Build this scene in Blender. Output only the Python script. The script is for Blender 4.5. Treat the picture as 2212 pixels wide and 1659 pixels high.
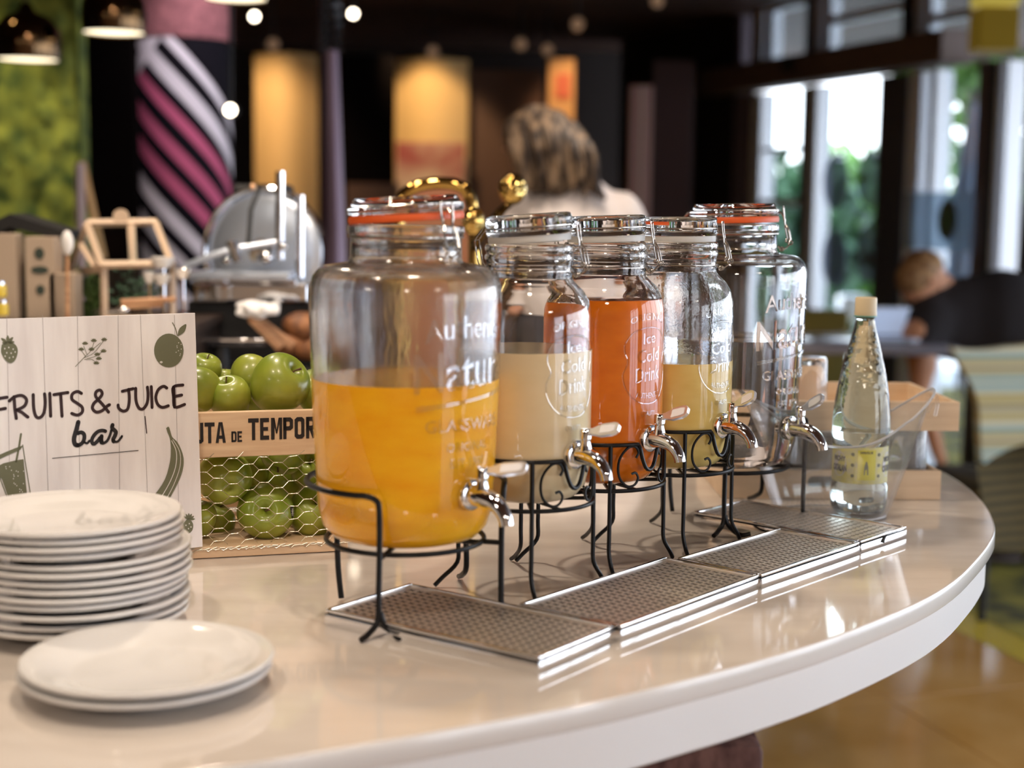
import bpy, bmesh, math, random
from mathutils import Vector as V, Matrix, noise
from math import sin, cos, pi, radians as R
random.seed(7)
for o in list(bpy.data.objects): bpy.data.objects.remove(o)
SC = bpy.context.scene
COL = SC.collection
# ---------------------------------------------------------------- camera
FPX = 3196.0; TOP = .92; EYE = V((0, 0, 1.38))
_p = math.atan(382/FPX); _t = .011
FW = V((0, cos(_p), -sin(_p))); _r0 = V((1, 0, 0)); _u0 = V((0, sin(_p), cos(_p)))
RT = _r0*cos(_t)+_u0*sin(_t); UP = -_r0*sin(_t)+_u0*cos(_t)
cd = bpy.data.cameras.new('camera'); cam = bpy.data.objects.new('camera', cd); COL.objects.link(cam)
cam.matrix_world = Matrix(((RT.x, UP.x, -FW.x, EYE.x), (RT.y, UP.y, -FW.y, EYE.y), (RT.z, UP.z, -FW.z, EYE.z), (0, 0, 0, 1)))
cd.sensor_width = 36; cd.sensor_fit = 'HORIZONTAL'; cd.lens = 36*FPX/2212; cd.clip_start = .05; cd.clip_end = 200
cd.dof.use_dof = True; cd.dof.focus_distance = 1.93; cd.dof.aperture_fstop = cd.lens/21.0; cd.dof.aperture_blades = 0
SC.camera = cam
# ---------------------------------------------------------------- colour management, world, sun, lights
SC.view_settings.view_transform = 'Standard'; SC.view_settings.look = 'None'
SC.view_settings.gamma = 1; SC.view_settings.use_curve_mapping = False
SC.view_settings.exposure = 0.15
c = SC.cycles
c.max_bounces = 16; c.transmission_bounces = 14; c.glossy_bounces = 6; c.diffuse_bounces = 3; c.transparent_max_bounces = 16
c.sample_clamp_indirect = 6; c.blur_glossy = .6; c.caustics_reflective = False; c.caustics_refractive = True
W = bpy.data.worlds.new('sky'); SC.world = W; W.use_nodes = True
_n = W.node_tree.nodes; _l = W.node_tree.links; _bg = _n['Background']
_tc = _n.new('ShaderNodeTexCoord'); _sp = _n.new('ShaderNodeSeparateXYZ'); _rp = _n.new('ShaderNodeValToRGB')
_l.new(_tc.outputs['Generated'], _sp.inputs[0]); _l.new(_sp.outputs['Z'], _rp.inputs[0]); _l.new(_rp.outputs[0], _bg.inputs[0])
_rp.color_ramp.elements[0].color = (.93, .96, 1, 1); _rp.color_ramp.elements[1].color = (.50, .68, 1, 1); _rp.color_ramp.elements[1].position = .8
_bg.inputs[1].default_value = 6.2
def light(name, kind, loc, energy, color=(1, 1, 1), **k):
    d = bpy.data.lights.new(name, kind); d.energy = energy; d.color = color
    o = bpy.data.objects.new(name, d); COL.objects.link(o); o.location = loc
    tgt = k.pop('target', None)
    for a, b in k.items(): setattr(d, a, b)
    if tgt is not None: o.rotation_euler = (V(tgt)-V(loc)).to_track_quat('-Z', 'Y').to_euler()
    return o
light('sun', 'SUN', (0, 0, 9), 6.0, (1, .95, .88), angle=R(1), target=(4.5, 3, 0))
WARM = (1, .82, .64)
# ceiling downlights over the buffet counter
for i, (x, y, e) in enumerate([(-.75, 1.0, 11), (.05, 1.25, 10), (-.35, 2.35, 14), (.65, 2.75, 3.5), (-.9, 3.1, 10)]):
    light('downlight', 'AREA', (x, y, 2.58), e*.95, WARM, shape='DISK', size=.13, target=(x, y, 0))
# added fill lamps behind the camera, put in to brighten the glass
for x, y, e in [(-2.6, -1.2, 30), (.2, -2.2, 34), (2.4, -1.0, 26)]: light('added_fill_light', 'AREA', (x, y, 2.55), e, (1, .86, .72), shape='DISK', size=.5, target=(x, y, 0))
light('added_shirt_spot', 'SPOT', (.1, 3.7, 2.5), 60, (1, .84, .70), spot_size=R(60), spot_blend=.6, shadow_soft_size=.08, target=(.18, 4.5, 1.4))  # added spot to brighten the woman's white shirt and hair
# spots that wash the far wall panels
light('wall_spot', 'SPOT', (-1.72, 7.9, 2.5), 78, (1, .74, .46), spot_size=R(75), spot_blend=.6, shadow_soft_size=.05, target=(-1.55, 8.75, 1.5))
light('wall_spot', 'SPOT', (-.62, 8.3, 2.55), 62, (1, .74, .42), spot_size=R(50), spot_blend=.5, shadow_soft_size=.05, target=(-.52, 9.1, 1.75))
light('wall_spot', 'SPOT', (.32, 7.9, 2.5), 60, (1, .6, .3), spot_size=R(28), spot_blend=.5, shadow_soft_size=.05, target=(.36, 9.0, 2.0))
light('moss_spot', 'SPOT', (-1.95, 4.5, 2.5), 50, (1, .85, .5), spot_size=R(60), spot_blend=.6, shadow_soft_size=.05, target=(-1.85, 5.1, 1.2))
light('column_spot', 'SPOT', (-.95, 5.3, 2.5), 42, (1, .9, .95), spot_size=R(60), spot_blend=.6, shadow_soft_size=.06, target=(-1.35, 6.2, 1.5))
light('buffet_spot', 'SPOT', (-.6, 2.7, 2.5), 35, WARM, spot_size=R(80), spot_blend=.6, shadow_soft_size=.06, target=(-.7, 3.2, 1.2))
# ---------------------------------------------------------------- pixel <-> world helpers (frame 2212 x 1659)
def ray(px, py): return FW+RT*((px-1106)/FPX)-UP*((py-829.5)/FPX)
def at(px, py, Y): d = ray(px, py); return EYE+d*(Y/d.y)
def onz(px, py, z): d = ray(px, py); return EYE+d*((z-EYE.z)/d.z)
def onpl(px, py, P, N): d = ray(px, py); return EYE+d*((V(P)-EYE).dot(V(N))/d.dot(V(N)))
# ---------------------------------------------------------------- materials
MATS = {}
def mat(name, col=(.8, .8, .8), rough=.5, metal=0, **k):
    if name in MATS: return MATS[name]
    m = bpy.data.materials.new(name); m.use_nodes = True; MATS[name] = m
    b = m.node_tree.nodes['Principled BSDF']
    b.inputs['Base Color'].default_value = (*col, 1); b.inputs['Roughness'].default_value = rough; b.inputs['Metallic'].default_value = metal
    for a, v in k.items():
        b.inputs[a.replace('_', ' ')].default_value = v
    return m
def ramp(rp, stops, const=False):
    cr = rp.color_ramp; cr.interpolation = 'CONSTANT' if const else 'LINEAR'
    while len(cr.elements) > 1: cr.elements.remove(cr.elements[-1])
    cr.elements[0].position = stops[0][0]; cr.elements[0].color = stops[0][1]
    for p, cl in stops[1:]: cr.elements.new(p).color = cl
def nod(m, t): return m.node_tree.nodes.new('ShaderNode'+t)
def lk(m, a, b): m.node_tree.links.new(a, b)
def noise_col(m, c1, c2, scale=10, stretch=(1, 1, 1), detail=4, lo=.35, hi=.65, bump=0, rough=None):
    tc = nod(m, 'TexCoord'); mp = nod(m, 'Mapping'); nz = nod(m, 'TexNoise'); rp = nod(m, 'ValToRGB'); b = m.node_tree.nodes['Principled BSDF']
    mp.inputs['Scale'].default_value = stretch; nz.inputs['Scale'].default_value = scale; nz.inputs['Detail'].default_value = detail
    lk(m, tc.outputs['Object'], mp.inputs[0]); lk(m, mp.outputs[0], nz.inputs['Vector']); lk(m, nz.outputs[0], rp.inputs[0])
    rp.color_ramp.elements[0].position = lo; rp.color_ramp.elements[1].position = hi
    rp.color_ramp.elements[0].color = (*c1, 1); rp.color_ramp.elements[1].color = (*c2, 1); lk(m, rp.outputs[0], b.inputs['Base Color'])
    if bump:
        bp = nod(m, 'Bump'); bp.inputs['Strength'].default_value = bump; bp.inputs['Distance'].default_value = .002
        lk(m, nz.outputs[0], bp.inputs['Height']); lk(m, bp.outputs[0], b.inputs['Normal'])
    if rough:
        mr = nod(m, 'MapRange'); mr.inputs['To Min'].default_value = rough[0]; mr.inputs['To Max'].default_value = rough[1]
        lk(m, nz.outputs[0], mr.inputs[0]); lk(m, mr.outputs[0], b.inputs['Roughness'])
    return m
glass = mat('clear_glass', (1, 1, 1), 0, Transmission_Weight=1.0, IOR=1.47)
satin = mat('satin_handle', (.90, .90, .93), .28, .8)
tumbler_m = mat('brightened_glass', (1, 1, 1), 0, Transmission_Weight=1.0, IOR=1.47)
glass_fog = mat('misted_glass', (1, 1, 1), 0, Transmission_Weight=1.0, IOR=1.47)
noise_col(glass_fog, (.97, .97, .95), (1, 1, 1), 22, rough=(-.02, .26))
relief_m = mat('relief_glass', (1, 1, 1), .02)
_m = glass_fog; _v = nod(_m, 'TexNoise'); _v.inputs['Scale'].default_value = 1; _mp = nod(_m, 'Mapping'); _mp.inputs['Scale'].default_value = (90, 90, 22); _b = nod(_m, 'Bump'); _b.inputs['Strength'].default_value = .25; _b.inputs['Distance'].default_value = .0015
_c = nod(_m, 'TexCoord'); lk(_m, _c.outputs['Object'], _mp.inputs[0]); lk(_m, _mp.outputs[0], _v.inputs['Vector']); lk(_m, _v.outputs[0], _b.inputs['Height']); lk(_m, _b.outputs[0], _m.node_tree.nodes['Principled BSDF'].inputs['Normal'])
glass_dew = mat('dewy_glass', (1, 1, 1), .0, Transmission_Weight=1.0, IOR=1.47)
_m = glass_dew; _v = nod(_m, 'TexNoise'); _v.inputs['Scale'].default_value = 260; _b = nod(_m, 'Bump'); _b.inputs['Strength'].default_value = .12; _b.inputs['Distance'].default_value = .0006
_c = nod(_m, 'TexCoord'); lk(_m, _c.outputs['Object'], _v.inputs['Vector']); lk(_m, _v.outputs[0], _b.inputs['Height']); lk(_m, _b.outputs[0], _m.node_tree.nodes['Principled BSDF'].inputs['Normal'])
water = mat('water', (1, 1, 1), 0, Transmission_Weight=1.0, IOR=1.33)
acrylic = mat('acrylic', (1, 1, 1), .02)
chrome = mat('chrome', (.86, .86, .88), .06, 1)
wire_metal = mat('wire_steel', (.50, .47, .44), .22, 1)
grate_m = mat('grate_steel', (.95, .90, .84), .40, 1)
steel = mat('polished_steel', (.82, .82, .83), .09, 1)
iron = mat('black_iron', (.004, .004, .005), .38, Specular_IOR_Level=.28)
porcelain = mat('porcelain', (.76, .75, .74), .10, Coat_Weight=.5, Coat_Roughness=.04)
counter_m = mat('quartz', (.80, .76, .71), .06)
noise_col(counter_m, (.62, .555, .50), (.69, .63, .575), 6, (1, 3, 1), 6)
counter_m.node_tree.nodes['Principled BSDF'].inputs['Specular IOR Level'].default_value = .65
lip_m = mat('white_laminate', (.94, .95, .97), .35)
def juice(name, c1, c2, sss=.0):
    m = mat(name, c1, .45, Coat_Weight=1.0, Coat_Roughness=.02, Specular_IOR_Level=.1, Subsurface_Weight=sss, Subsurface_Radius=(.02, .01, .004))
    noise_col(m, c1, c2, 14, (1, 1, 2.5), 3)
    return m
orange_j = juice('orange_juice', (.90, .38, .008), (.95, .48, .014))
peach_j = juice('pale_juice', (.80, .64, .38), (.84, .68, .43))
carrot_j = juice('carrot_juice', (.64, .135, .004), (.74, .18, .006))
lemon_j = juice('lemon_juice', (.72, .50, .13), (.80, .60, .20))
gasket_o = mat('orange_rubber', (.80, .12, .02), .45)
gasket_w = mat('milky_silicone', (.86, .84, .80), .4, Transmission_Weight=.35)
pine = mat('pine', (.75, .55, .36), .5)
noise_col(pine, (.66, .45, .28), (.80, .60, .40), 9, (1, 1, 14), 5, .3, .7, .15)
pine_pale = mat('pale_pine', (.8, .62, .42), .5)
noise_col(pine_pale, (.68, .50, .33), (.80, .62, .44), 7, (1, 6, 10), 5, .3, .7, .1)
dkprint = mat('black_print', (.012, .010, .012), .5)
apple_m = mat('green_apple_skin', (.30, .42, .03), .36, Coat_Weight=.25, Coat_Roughness=.15, Subsurface_Weight=.1, Subsurface_Radius=(.01, .01, .003))
noise_col(apple_m, (.15, .235, .012), (.40, .43, .06), 14, (1, 1, .5), 6, .3, .75)
stem_m = mat('apple_stem', (.12, .06, .03), .7)
wood_dark = mat('dark_wood', (.03, .016, .010), .5)
blackm = mat('matt_black', (.008, .008, .009), .6)
# ---------------------------------------------------------------- mesh builder
class MB:
    def __init__(s): s.v = []; s.f = []
    def add(s, vs, fs):
        o = len(s.v); s.v += [tuple(x) for x in vs]; s.f += [tuple(i+o for i in f) for f in fs]; return s
    def box(s, c, d, ax=None, bev=0):
        """c centre, d full size; ax = (X, Y, Z) axes"""
        X, Y, Z = ax or (V((1, 0, 0)), V((0, 1, 0)), V((0, 0, 1))); c = V(c)
        if bev <= 0:
            vs = [c+X*(i*d[0]/2)+Y*(j*d[1]/2)+Z*(k*d[2]/2) for i in (-1, 1) for j in (-1, 1) for k in (-1, 1)]
            return s.add(vs, [(0, 1, 3, 2), (4, 6, 7, 5), (0, 4, 5, 1), (2, 3, 7, 6), (0, 2, 6, 4), (1, 5, 7, 3)])
        bm = bmesh.new(); bmesh.ops.create_cube(bm, size=1)
        for v in bm.verts: v.co = V((v.co.x*d[0], v.co.y*d[1], v.co.z*d[2]))
        bmesh.ops.bevel(bm, geom=bm.edges[:], offset=bev, segments=2, affect='EDGES', profile=.5)
        bm.verts.index_update()
        s.add([c+X*v.co.x+Y*v.co.y+Z*v.co.z for v in bm.verts], [[v.index for v in f.verts] for f in bm.faces]); bm.free(); return s
    def tube(s, pts, r, n=8, closed=False, caps=True):
        P = [V(p) for p in pts]; N = len(P); rr = r if isinstance(r, (list, tuple)) else [r]*N
        T = []
        for i in range(N):
            a = P[(i-1) % N] if closed or i > 0 else P[i]; b = P[(i+1) % N] if closed or i < N-1 else P[i]
            t = (b-a); T.append(t.normalized() if t.length > 1e-9 else V((0, 0, 1)))
        up = V((0, 0, 1)) if abs(T[0].z) < .9 else V((1, 0, 0)); nrm = (up-T[0]*up.dot(T[0])).normalized(); vs = []
        for i in range(N):
            nrm = nrm-T[i]*nrm.dot(T[i]); nrm = nrm.normalized() if nrm.length > 1e-6 else T[i].orthogonal().normalized()
            bn = T[i].cross(nrm)
            vs += [P[i]+(nrm*cos(2*pi*k/n)+bn*sin(2*pi*k/n))*rr[i] for k in range(n)]
        fs = []
        for i in range(N if closed else N-1):
            j = (i+1) % N
            fs += [(i*n+k, i*n+(k+1) % n, j*n+(k+1) % n, j*n+k) for k in range(n)]
        if caps and not closed: fs += [tuple(range(n))[::-1], tuple((N-1)*n+k for k in range(n))]
        return s.add(vs, fs)
    def lathe(s, prof, n=48, c=(0, 0, 0), ax=None, closed=False, sx=1, sy=1):
        """prof: (r, z) list; ax = (X, Y, Z)"""
        X, Y, Z = ax or (V((1, 0, 0)), V((0, 1, 0)), V((0, 0, 1))); c = V(c); vs = []; idx = []
        for r, z in prof:
            if r < 1e-7: idx.append([len(vs)]*n); vs.append(c+Z*z)
            else:
                idx.append(list(range(len(vs), len(vs)+n)))
                vs += [c+X*(r*sx*cos(2*pi*k/n))+Y*(r*sy*sin(2*pi*k/n))+Z*z for k in range(n)]
        fs = []; m = len(prof)
        for i in range(m if closed else m-1):
            a = idx[i]; b = idx[(i+1) % m]
            for k in range(n):
                q = [a[k], a[(k+1) % n], b[(k+1) % n], b[k]]; u = []
                for x in q:
                    if x not in u: u.append(x)
                if len(u) > 2: fs.append(tuple(u))
        return s.add(vs, fs)
    def ball(s, c, r, n=16, sc=(1, 1, 1)):
        m = n//2
        vs0 = []; b = MB(); b.lathe([(sin(pi*i/m), -cos(pi*i/m)) if 0 < i < m else (0, -cos(pi*i/m)) for i in range(m+1)], n)
        return s.add([V(c)+V((v[0]*r*sc[0], v[1]*r*sc[1], v[2]*r*sc[2])) for v in b.v], b.f)
    def prism(s, poly, O, X, Y, t, base=0):
        """polygon in plane O + x X + y Y, from base to base+t along X x Y"""
        N = X.cross(Y).normalized(); n = len(poly)
        a = [V(O)+X*p[0]+Y*p[1]+N*base for p in poly]; b = [q+N*t for q in a]
        return s.add(a+b, [tuple(range(n))[::-1], tuple(range(n, 2*n))]+[(i, (i+1) % n, n+(i+1) % n, n+i) for i in range(n)])
    def build(s, name, m=None, parent=None, smooth=True, world=False, angle=40):
        me = bpy.data.meshes.new(name)
        vs = s.v
        if world and parent is not None: L = V(parent.location); vs = [V(v)-L for v in vs]
        me.from_pydata([tuple(v) for v in vs], [], s.f); me.update()
        bm = bmesh.new(); bm.from_mesh(me); bmesh.ops.recalc_face_normals(bm, faces=bm.faces[:])
        if smooth:
            ca = R(angle)
            for f in bm.faces: f.smooth = True
            for e in bm.edges:
                if len(e.link_faces) == 2 and e.calc_face_angle(0) > ca: e.smooth = False
        bm.to_mesh(me); bm.free()
        o = bpy.data.objects.new(name, me); COL.objects.link(o)
        if m: me.materials.append(m)
        if parent is not None: o.parent = parent
        return o
def tag(o, label=None, cat=None, group=None, kind=None):
    if label: o['label'] = label
    if cat: o['category'] = cat
    if group: o['group'] = group
    if kind: o['kind'] = kind
    return o
def thing(name, loc, label, cat, group=None):
    o = bpy.data.objects.new(name, None); COL.objects.link(o); o.location = loc; o.empty_display_size = .05
    return tag(o, label, cat, group)
def struct(o): o['kind'] = 'structure'; return o
def copy_tree(o, parent=None):
    c = o.copy(); COL.objects.link(c); c.parent = parent
    for ch in list(o.children): copy_tree(ch, c)
    return c
def arc(c, r, a0, a1, z, n=12): return [(c[0]+r*cos(R(a0+(a1-a0)*i/n)), c[1]+r*sin(R(a0+(a1-a0)*i/n)), z) for i in range(n+1)]
def smooth_path(pts, k=6):
    P = [V(p) for p in pts]; out = []
    for i in range(len(P)-1):
        p0 = P[max(i-1, 0)]; p1 = P[i]; p2 = P[i+1]; p3 = P[min(i+2, len(P)-1)]
        for j in range(k):
            t = j/k; out.append(.5*((2*p1)+(p2-p0)*t+(2*p0-5*p1+4*p2-p3)*t*t+(3*p1-p0-3*p2+p3)*t**3))
    return out+[P[-1]]
def eval_mesh(o, name):
    dg = bpy.context.evaluated_depsgraph_get(); me = bpy.data.meshes.new_from_object(o.evaluated_get(dg)); me.name = name
    return me
def text_mb(s, w, h, depth=.0005, bold=0.0, res=3, bevel=0):
    """lettering fitted to a w x h box in local xy, base at the lower left; returns (verts, faces)"""
    cu = bpy.data.curves.new('t', 'FONT'); cu.body = s; cu.resolution_u = res; cu.extrude = .5; cu.offset = bold; cu.bevel_depth = bevel; cu.bevel_resolution = 1
    o = bpy.data.objects.new('t', cu); COL.objects.link(o); bpy.context.view_layer.update()
    me = eval_mesh(o, 't'); vs = [v.co.copy() for v in me.vertices]; fs = [tuple(p.vertices) for p in me.polygons]
    bpy.data.objects.remove(o); bpy.data.curves.remove(cu); bpy.data.meshes.remove(me)
    x0 = min(v.x for v in vs); x1 = max(v.x for v in vs); y0 = min(v.y for v in vs); y1 = max(v.y for v in vs); z0 = min(v.z for v in vs); z1 = max(v.z for v in vs)
    return [V(((v.x-x0)/(x1-x0)*w, (v.y-y0)/(y1-y0)*h, (v.z-z0)/(z1-z0)*depth)) for v in vs], fs
def blob(name, segs, m, parent, voxel=.012, smooth=4, world=True):
    """continuous body: segs = (p0, r0, p1, r1[, (sx,sy,sz)]) tapered limbs fused by a voxel remesh"""
    b = MB()
    for sg in segs:
        p0, r0, p1, r1 = sg[:4]; sc = sg[4] if len(sg) > 4 else (1, 1, 1); p0 = V(p0); p1 = V(p1); L = (p1-p0).length
        k = max(1, int(L/(min(r0, r1)*.35)))
        for i in range(k+1): t = i/k; b.ball(p0.lerp(p1, t), r0+(r1-r0)*t, 14, sc)
    o = b.build(name, m, parent, world=world)
    md = o.modifiers.new('r', 'REMESH'); md.mode = 'VOXEL'; md.voxel_size = voxel
    sm = o.modifiers.new('s', 'SMOOTH'); sm.iterations = smooth; sm.factor = .6
    bpy.context.view_layer.update()
    me = eval_mesh(o, name); o.modifiers.clear(); old = o.data; o.data = me; bpy.data.meshes.remove(old)
    for p in me.polygons: p.use_smooth = True
    return o
# ================================================================ SETTING
FA = V((1.42, 9.8, 0)); FD = V((.3538, -.9353, 0)); FN = V((-.9353, -.3538, 0)); ZZ = V((0, 0, 1)); XX = V((1, 0, 0)); YY = V((0, 1, 0))
def fac(px, py): return onpl(px, py, FA, FN)
def sof(px, py=300): return (fac(px, py)-FA).dot(FD)
CEIL = 2.62
floor_m = mat('floor_base', (.30, .17, .06), .3)
tile_m = mat('honey_tile', (.56, .33, .10), .12)
noise_col(tile_m, (.50, .27, .07), (.62, .37, .13), 3, (1, 1, 1), 8)
carpet_m = mat('olive_carpet', (.16, .13, .02), .95)
noise_col(carpet_m, (.05, .05, .012), (.34, .29, .03), 4.5, (1, 1, 1), 3, .42, .62)
yellow_m = mat('yellow_strip', (.55, .42, .03), .5)
dark_wall = mat('dark_brown_wall', (.016, .008, .006), .7)
ceil_m = mat('dark_ceiling', (.05, .022, .014), .6)
noise_col(ceil_m, (.06, .027, .018), (.12, .055, .035), 2)
P1 = onz(2083, 1370, 0); P2 = onz(2212, 1431, 0); FE = (P2-P1).normalized(); FP = V((FE.y, -FE.x, 0))
if FP.y > 0: FP = -FP
f = MB(); f.add([(-6, -4, -.01), (6.6, -4, -.01), (6.3, -3.1, -.01), (1.1, 10.8, -.01), (1.1, 12.2, -.01), (-6, 12.2, -.01)], [(0, 1, 2, 3, 4, 5)])
floor = struct(f.build('floor', floor_m, None, False))
for i in range(-5, 4):
    for j in range(0, 7):
        c = P1+FE*((i+.35)*.6)+FP*((j+.5)*.6); c.z = -.005
        if not (.1 < c.x < 3.4 and c.y > 1.6): continue
        t = MB().box((0, 0, 0), (.596, .596, .012), (FE, FP, ZZ), .001).build('tile', tile_m, floor, False); t.location = c
a = P1-FE*6; b_ = P1+FE*5
st = MB().add([a+V((0, 0, .002)), b_+V((0, 0, .002)), b_-FP*.16+V((0, 0, .002)), a-FP*.16+V((0, 0, .002))], [(0, 1, 2, 3)]).build('edge_strip', yellow_m, floor, False)
cp = MB().add([a-FP*.16, b_-FP*.16, b_-FP*5.0, a-FP*5.0], [(0, 1, 2, 3)]).build('carpet', carpet_m, floor, False); cp.location = (0, 0, .004)
ceiling = struct(MB().box((0, 4, CEIL+.05), (13.4, 17, .1)).build('ceiling', ceil_m, None, False))
wall_far = struct(MB().box((-2.2, 12.1, 1.3), (7.6, .2, 2.66)).build('wall_far', dark_wall, None, False))
wall_left = struct(MB().box((-5.9, 4, 1.3), (.2, 16.4, 2.66)).build('wall_left', dark_wall, None, False))
wall_back = struct(MB().box((.2, -4, 1.3), (12.4, .2, 2.66)).build('wall_back', mat('beige_wall', (.42, .32, .24), .8), None, False))
# facade: solid end, frames, beam, glass
fr_l = mat('light_aluminium', (.80, .84, .92), .4, .1); fr_d = mat('slate_frame', (.035, .04, .06), .4); fr_m = mat('mauve_frame', (.16, .12, .15), .5)
beam_m = mat('brown_beam', (.13, .085, .07), .6)
pane_m = mat('window_pane', (1, 1, 1), 0)
def _pane(m, k=.5, b0=.04, tint=(.93, .96, .97, 1), haze=0):
    nt = m.node_tree; out = nt.nodes['Material Output']; tr = nod(m, 'BsdfTransparent'); gl = nod(m, 'BsdfGlossy'); gl.inputs['Roughness'].default_value = .02
    lw = nod(m, 'LayerWeight'); lw.inputs[0].default_value = .5; pw = nod(m, 'Math'); pw.operation = 'POWER'; pw.inputs[1].default_value = 3.5; fs = nod(m, 'Math'); fs.operation = 'MULTIPLY_ADD'; fs.inputs[1].default_value = k; fs.inputs[2].default_value = b0; lk(m, lw.outputs['Facing'], pw.inputs[0]); lk(m, pw.outputs[0], fs.inputs[0]); mx = nod(m, 'MixShader'); tr.inputs[0].default_value = tint
    lk(m, fs.outputs[0], mx.inputs[0]); lk(m, tr.outputs[0], mx.inputs[1]); lk(m, gl.outputs[0], mx.inputs[2]); lk(m, mx.outputs[0], out.inputs[0])
    if haze:
        df = nod(m, 'BsdfDiffuse'); df.inputs[0].default_value = (.9, .9, .92, 1); m2 = nod(m, 'MixShader'); m2.inputs[0].default_value = haze; lk(m, mx.outputs[0], m2.inputs[1]); lk(m, df.outputs[0], m2.inputs[2]); lk(m, m2.outputs[0], out.inputs[0])  # diffuse white mixed in as a painted pale sheen on the bucket
_pane(pane_m); _pane(relief_m, .95, .16, (1, 1, 1, 1)); _pane(acrylic, .6, .04, (.985, .985, .99, 1), .045)
wall_right = struct(MB().box(FA+FD*(-.75)+V((0, 0, 1.3)), (1.75, .12, 2.64), (FD, FN, ZZ)).build('wall_right', dark_wall, None, False))
window = struct(MB().box(FA+FD*(sof(1600)+sof(1612))/2+V((0, 0, 1.3)), (sof(1612)-sof(1598), .12, 2.6), (FD, FN, ZZ)).build('window_1', fr_m, None, False))
def member(x0, x1, m, z0=0, z1=CEIL, th=.07, off=0, name='mullion'):
    s0 = sof(x0); s1 = sof(x1)
    return MB().box(FA+FD*((s0+s1)/2)+FN*off+V((0, 0, (z0+z1)/2)), (s1-s0, th, z1-z0), (FD, FN, ZZ), .006).build(name, m, window, False)
zb0 = fac(1800, 180).z; zb1 = fac(1800, 118).z
for x0, x1, m in [(1612, 1627, fr_m), (1628, 1658, fr_l), (1736, 1750, fr_d), (1751, 1778, fr_l), (1903, 1930, fr_d), (1931, 1962, fr_d), (1966, 2001, fr_l), (2013, 2034, fr_l), (2116, 2132, fr_m), (2134, 2152, fr_d), (2156, 2172, fr_l), (2174, 2188, fr_l)]:
    member(x0, x1 if m is not fr_l else x1-8, m, 0, zb0, .11 if m is fr_l else .05, -.03 if m is fr_l else 0)
for x0, x1, m in [(1625, 1633, fr_m), (1634, 1650, fr_l), (1655, 1672, fr_l), (1742, 1756, fr_d), (1760, 1775, fr_l), (1779, 1796, fr_l), (1948, 1974, fr_d), (1977, 1992, fr_l), (1996, 2012, fr_l)]:
    member(x0, x1, m, zb1, CEIL)
def hbar(x0, x1, py0, py1, m, off=.01, name='transom'):
    s0 = sof(x0); s1 = sof(x1); xm = (x0+x1)/2; z1 = fac(xm, py0).z; z0 = fac(xm, py1).z
    return MB().box(FA+FD*((s0+s1)/2)+FN*off+V((0, 0, (z0+z1)/2)), (s1-s0, .06, z1-z0), (FD, FN, ZZ), .005).build(name, m, window, False)
hbar(1672, 1742, 4, 20, fr_l); hbar(1796, 1948, 22, 42, fr_l); hbar(2012, 2105, 26, 46, fr_l)
hbar(1658, 1736, 318, 328, fr_l); hbar(1658, 1736, 430, 445, fr_l)
s0 = sof(1570, 170); s1 = sof(2112, 100)
beam = MB().box(FA+FD*((s0+s1)/2)+FN*.12+V((0, 0, (zb0+zb1)/2)), (s1-s0, .2, zb1-zb0), (FD, FN, ZZ), .01).build('door_header', beam_m, window, False)
MB().lathe([(0, 0), (.045, 0), (.045, .03), (.03, .05), (0, .05)], 16, FA+FD*sof(1778, 130)+FN*.22+V((0, 0, (zb0+zb1)/2+.03)), (FD, ZZ, FN)).build('sensor', blackm, window)
def sheer(name, col, k):
    m = mat(name, col, .8); tl = nod(m, 'BsdfTransparent'); tl.inputs[0].default_value = (*col, 1); mx = nod(m, 'MixShader'); mx.inputs[0].default_value = k
    lk(m, m.node_tree.nodes['Principled BSDF'].outputs[0], mx.inputs[1]); lk(m, tl.outputs[0], mx.inputs[2]); lk(m, mx.outputs[0], m.node_tree.nodes['Material Output'].inputs[0]); return m
frost = sheer('frosted_film', (.50, .52, .60), .72)
seal = mat('film_print', (.10, .12, .14), .7)
for x0, x1 in [(1658, 1736), (1778, 1903), (2001, 2013), (2034, 2116)]:
    s0 = sof(x0); s1 = sof(x1)
    MB().box(FA+FD*((s0+s1)/2)-FN*.01+V((0, 0, zb0/2)), (s1-s0+.02, .006, zb0), (FD, FN, ZZ)).build('pane', pane_m, window, False)
for x0, x1 in [(1672, 1742), (1796, 1948), (2012, 2105)]:
    s0 = sof(x0, 60); s1 = sof(x1, 60)
    MB().box(FA+FD*((s0+s1)/2)-FN*.01+V((0, 0, (zb1+CEIL)/2)), (s1-s0+.02, .006, CEIL-zb1), (FD, FN, ZZ)).build('pane', pane_m, window, False)
def film(px, py, rw, rh, m, off, name='frosted_disc', th=.003):
    c = fac(px, py)+FN*off; sw = (sof(px+rw, py)-sof(px-rw, py))/2; sh = (fac(px, py-rh)-fac(px, py+rh)).z/2
    return MB().lathe([(0, 0), (1, 0), (1, th), (0, th)], 32, c, (FD*sw, ZZ*sh, FN)).build(name, m, window)
for px, py in [(1806, 392), (1880, 385), (1803, 558), (1876, 548)]: film(px, py, 27, 62, frost, .0)
film(1876, 560, 10, 22, seal, .004, 'printed_emblem')
s0 = sof(1970, 470); s1 = sof(2116, 470); z1 = fac(2040, 415).z; z0 = fac(2040, 540).z
MB().box(FA+FD*((s0+s1)/2)+FN*.045+V((0, 0, (z0+z1)/2)), (s1-s0, .004, z1-z0), (FD, FN, ZZ)).build('frosted_band', sheer('frosted_band', (.70, .80, .88), .62), window, False)
film(2064, 475, 21, 45, seal, .05, 'printed_emblem')
film(2064, 475, 13, 30, mat('film_green', (.10, .20, .12), .6), .054, 'printed_emblem')
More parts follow.
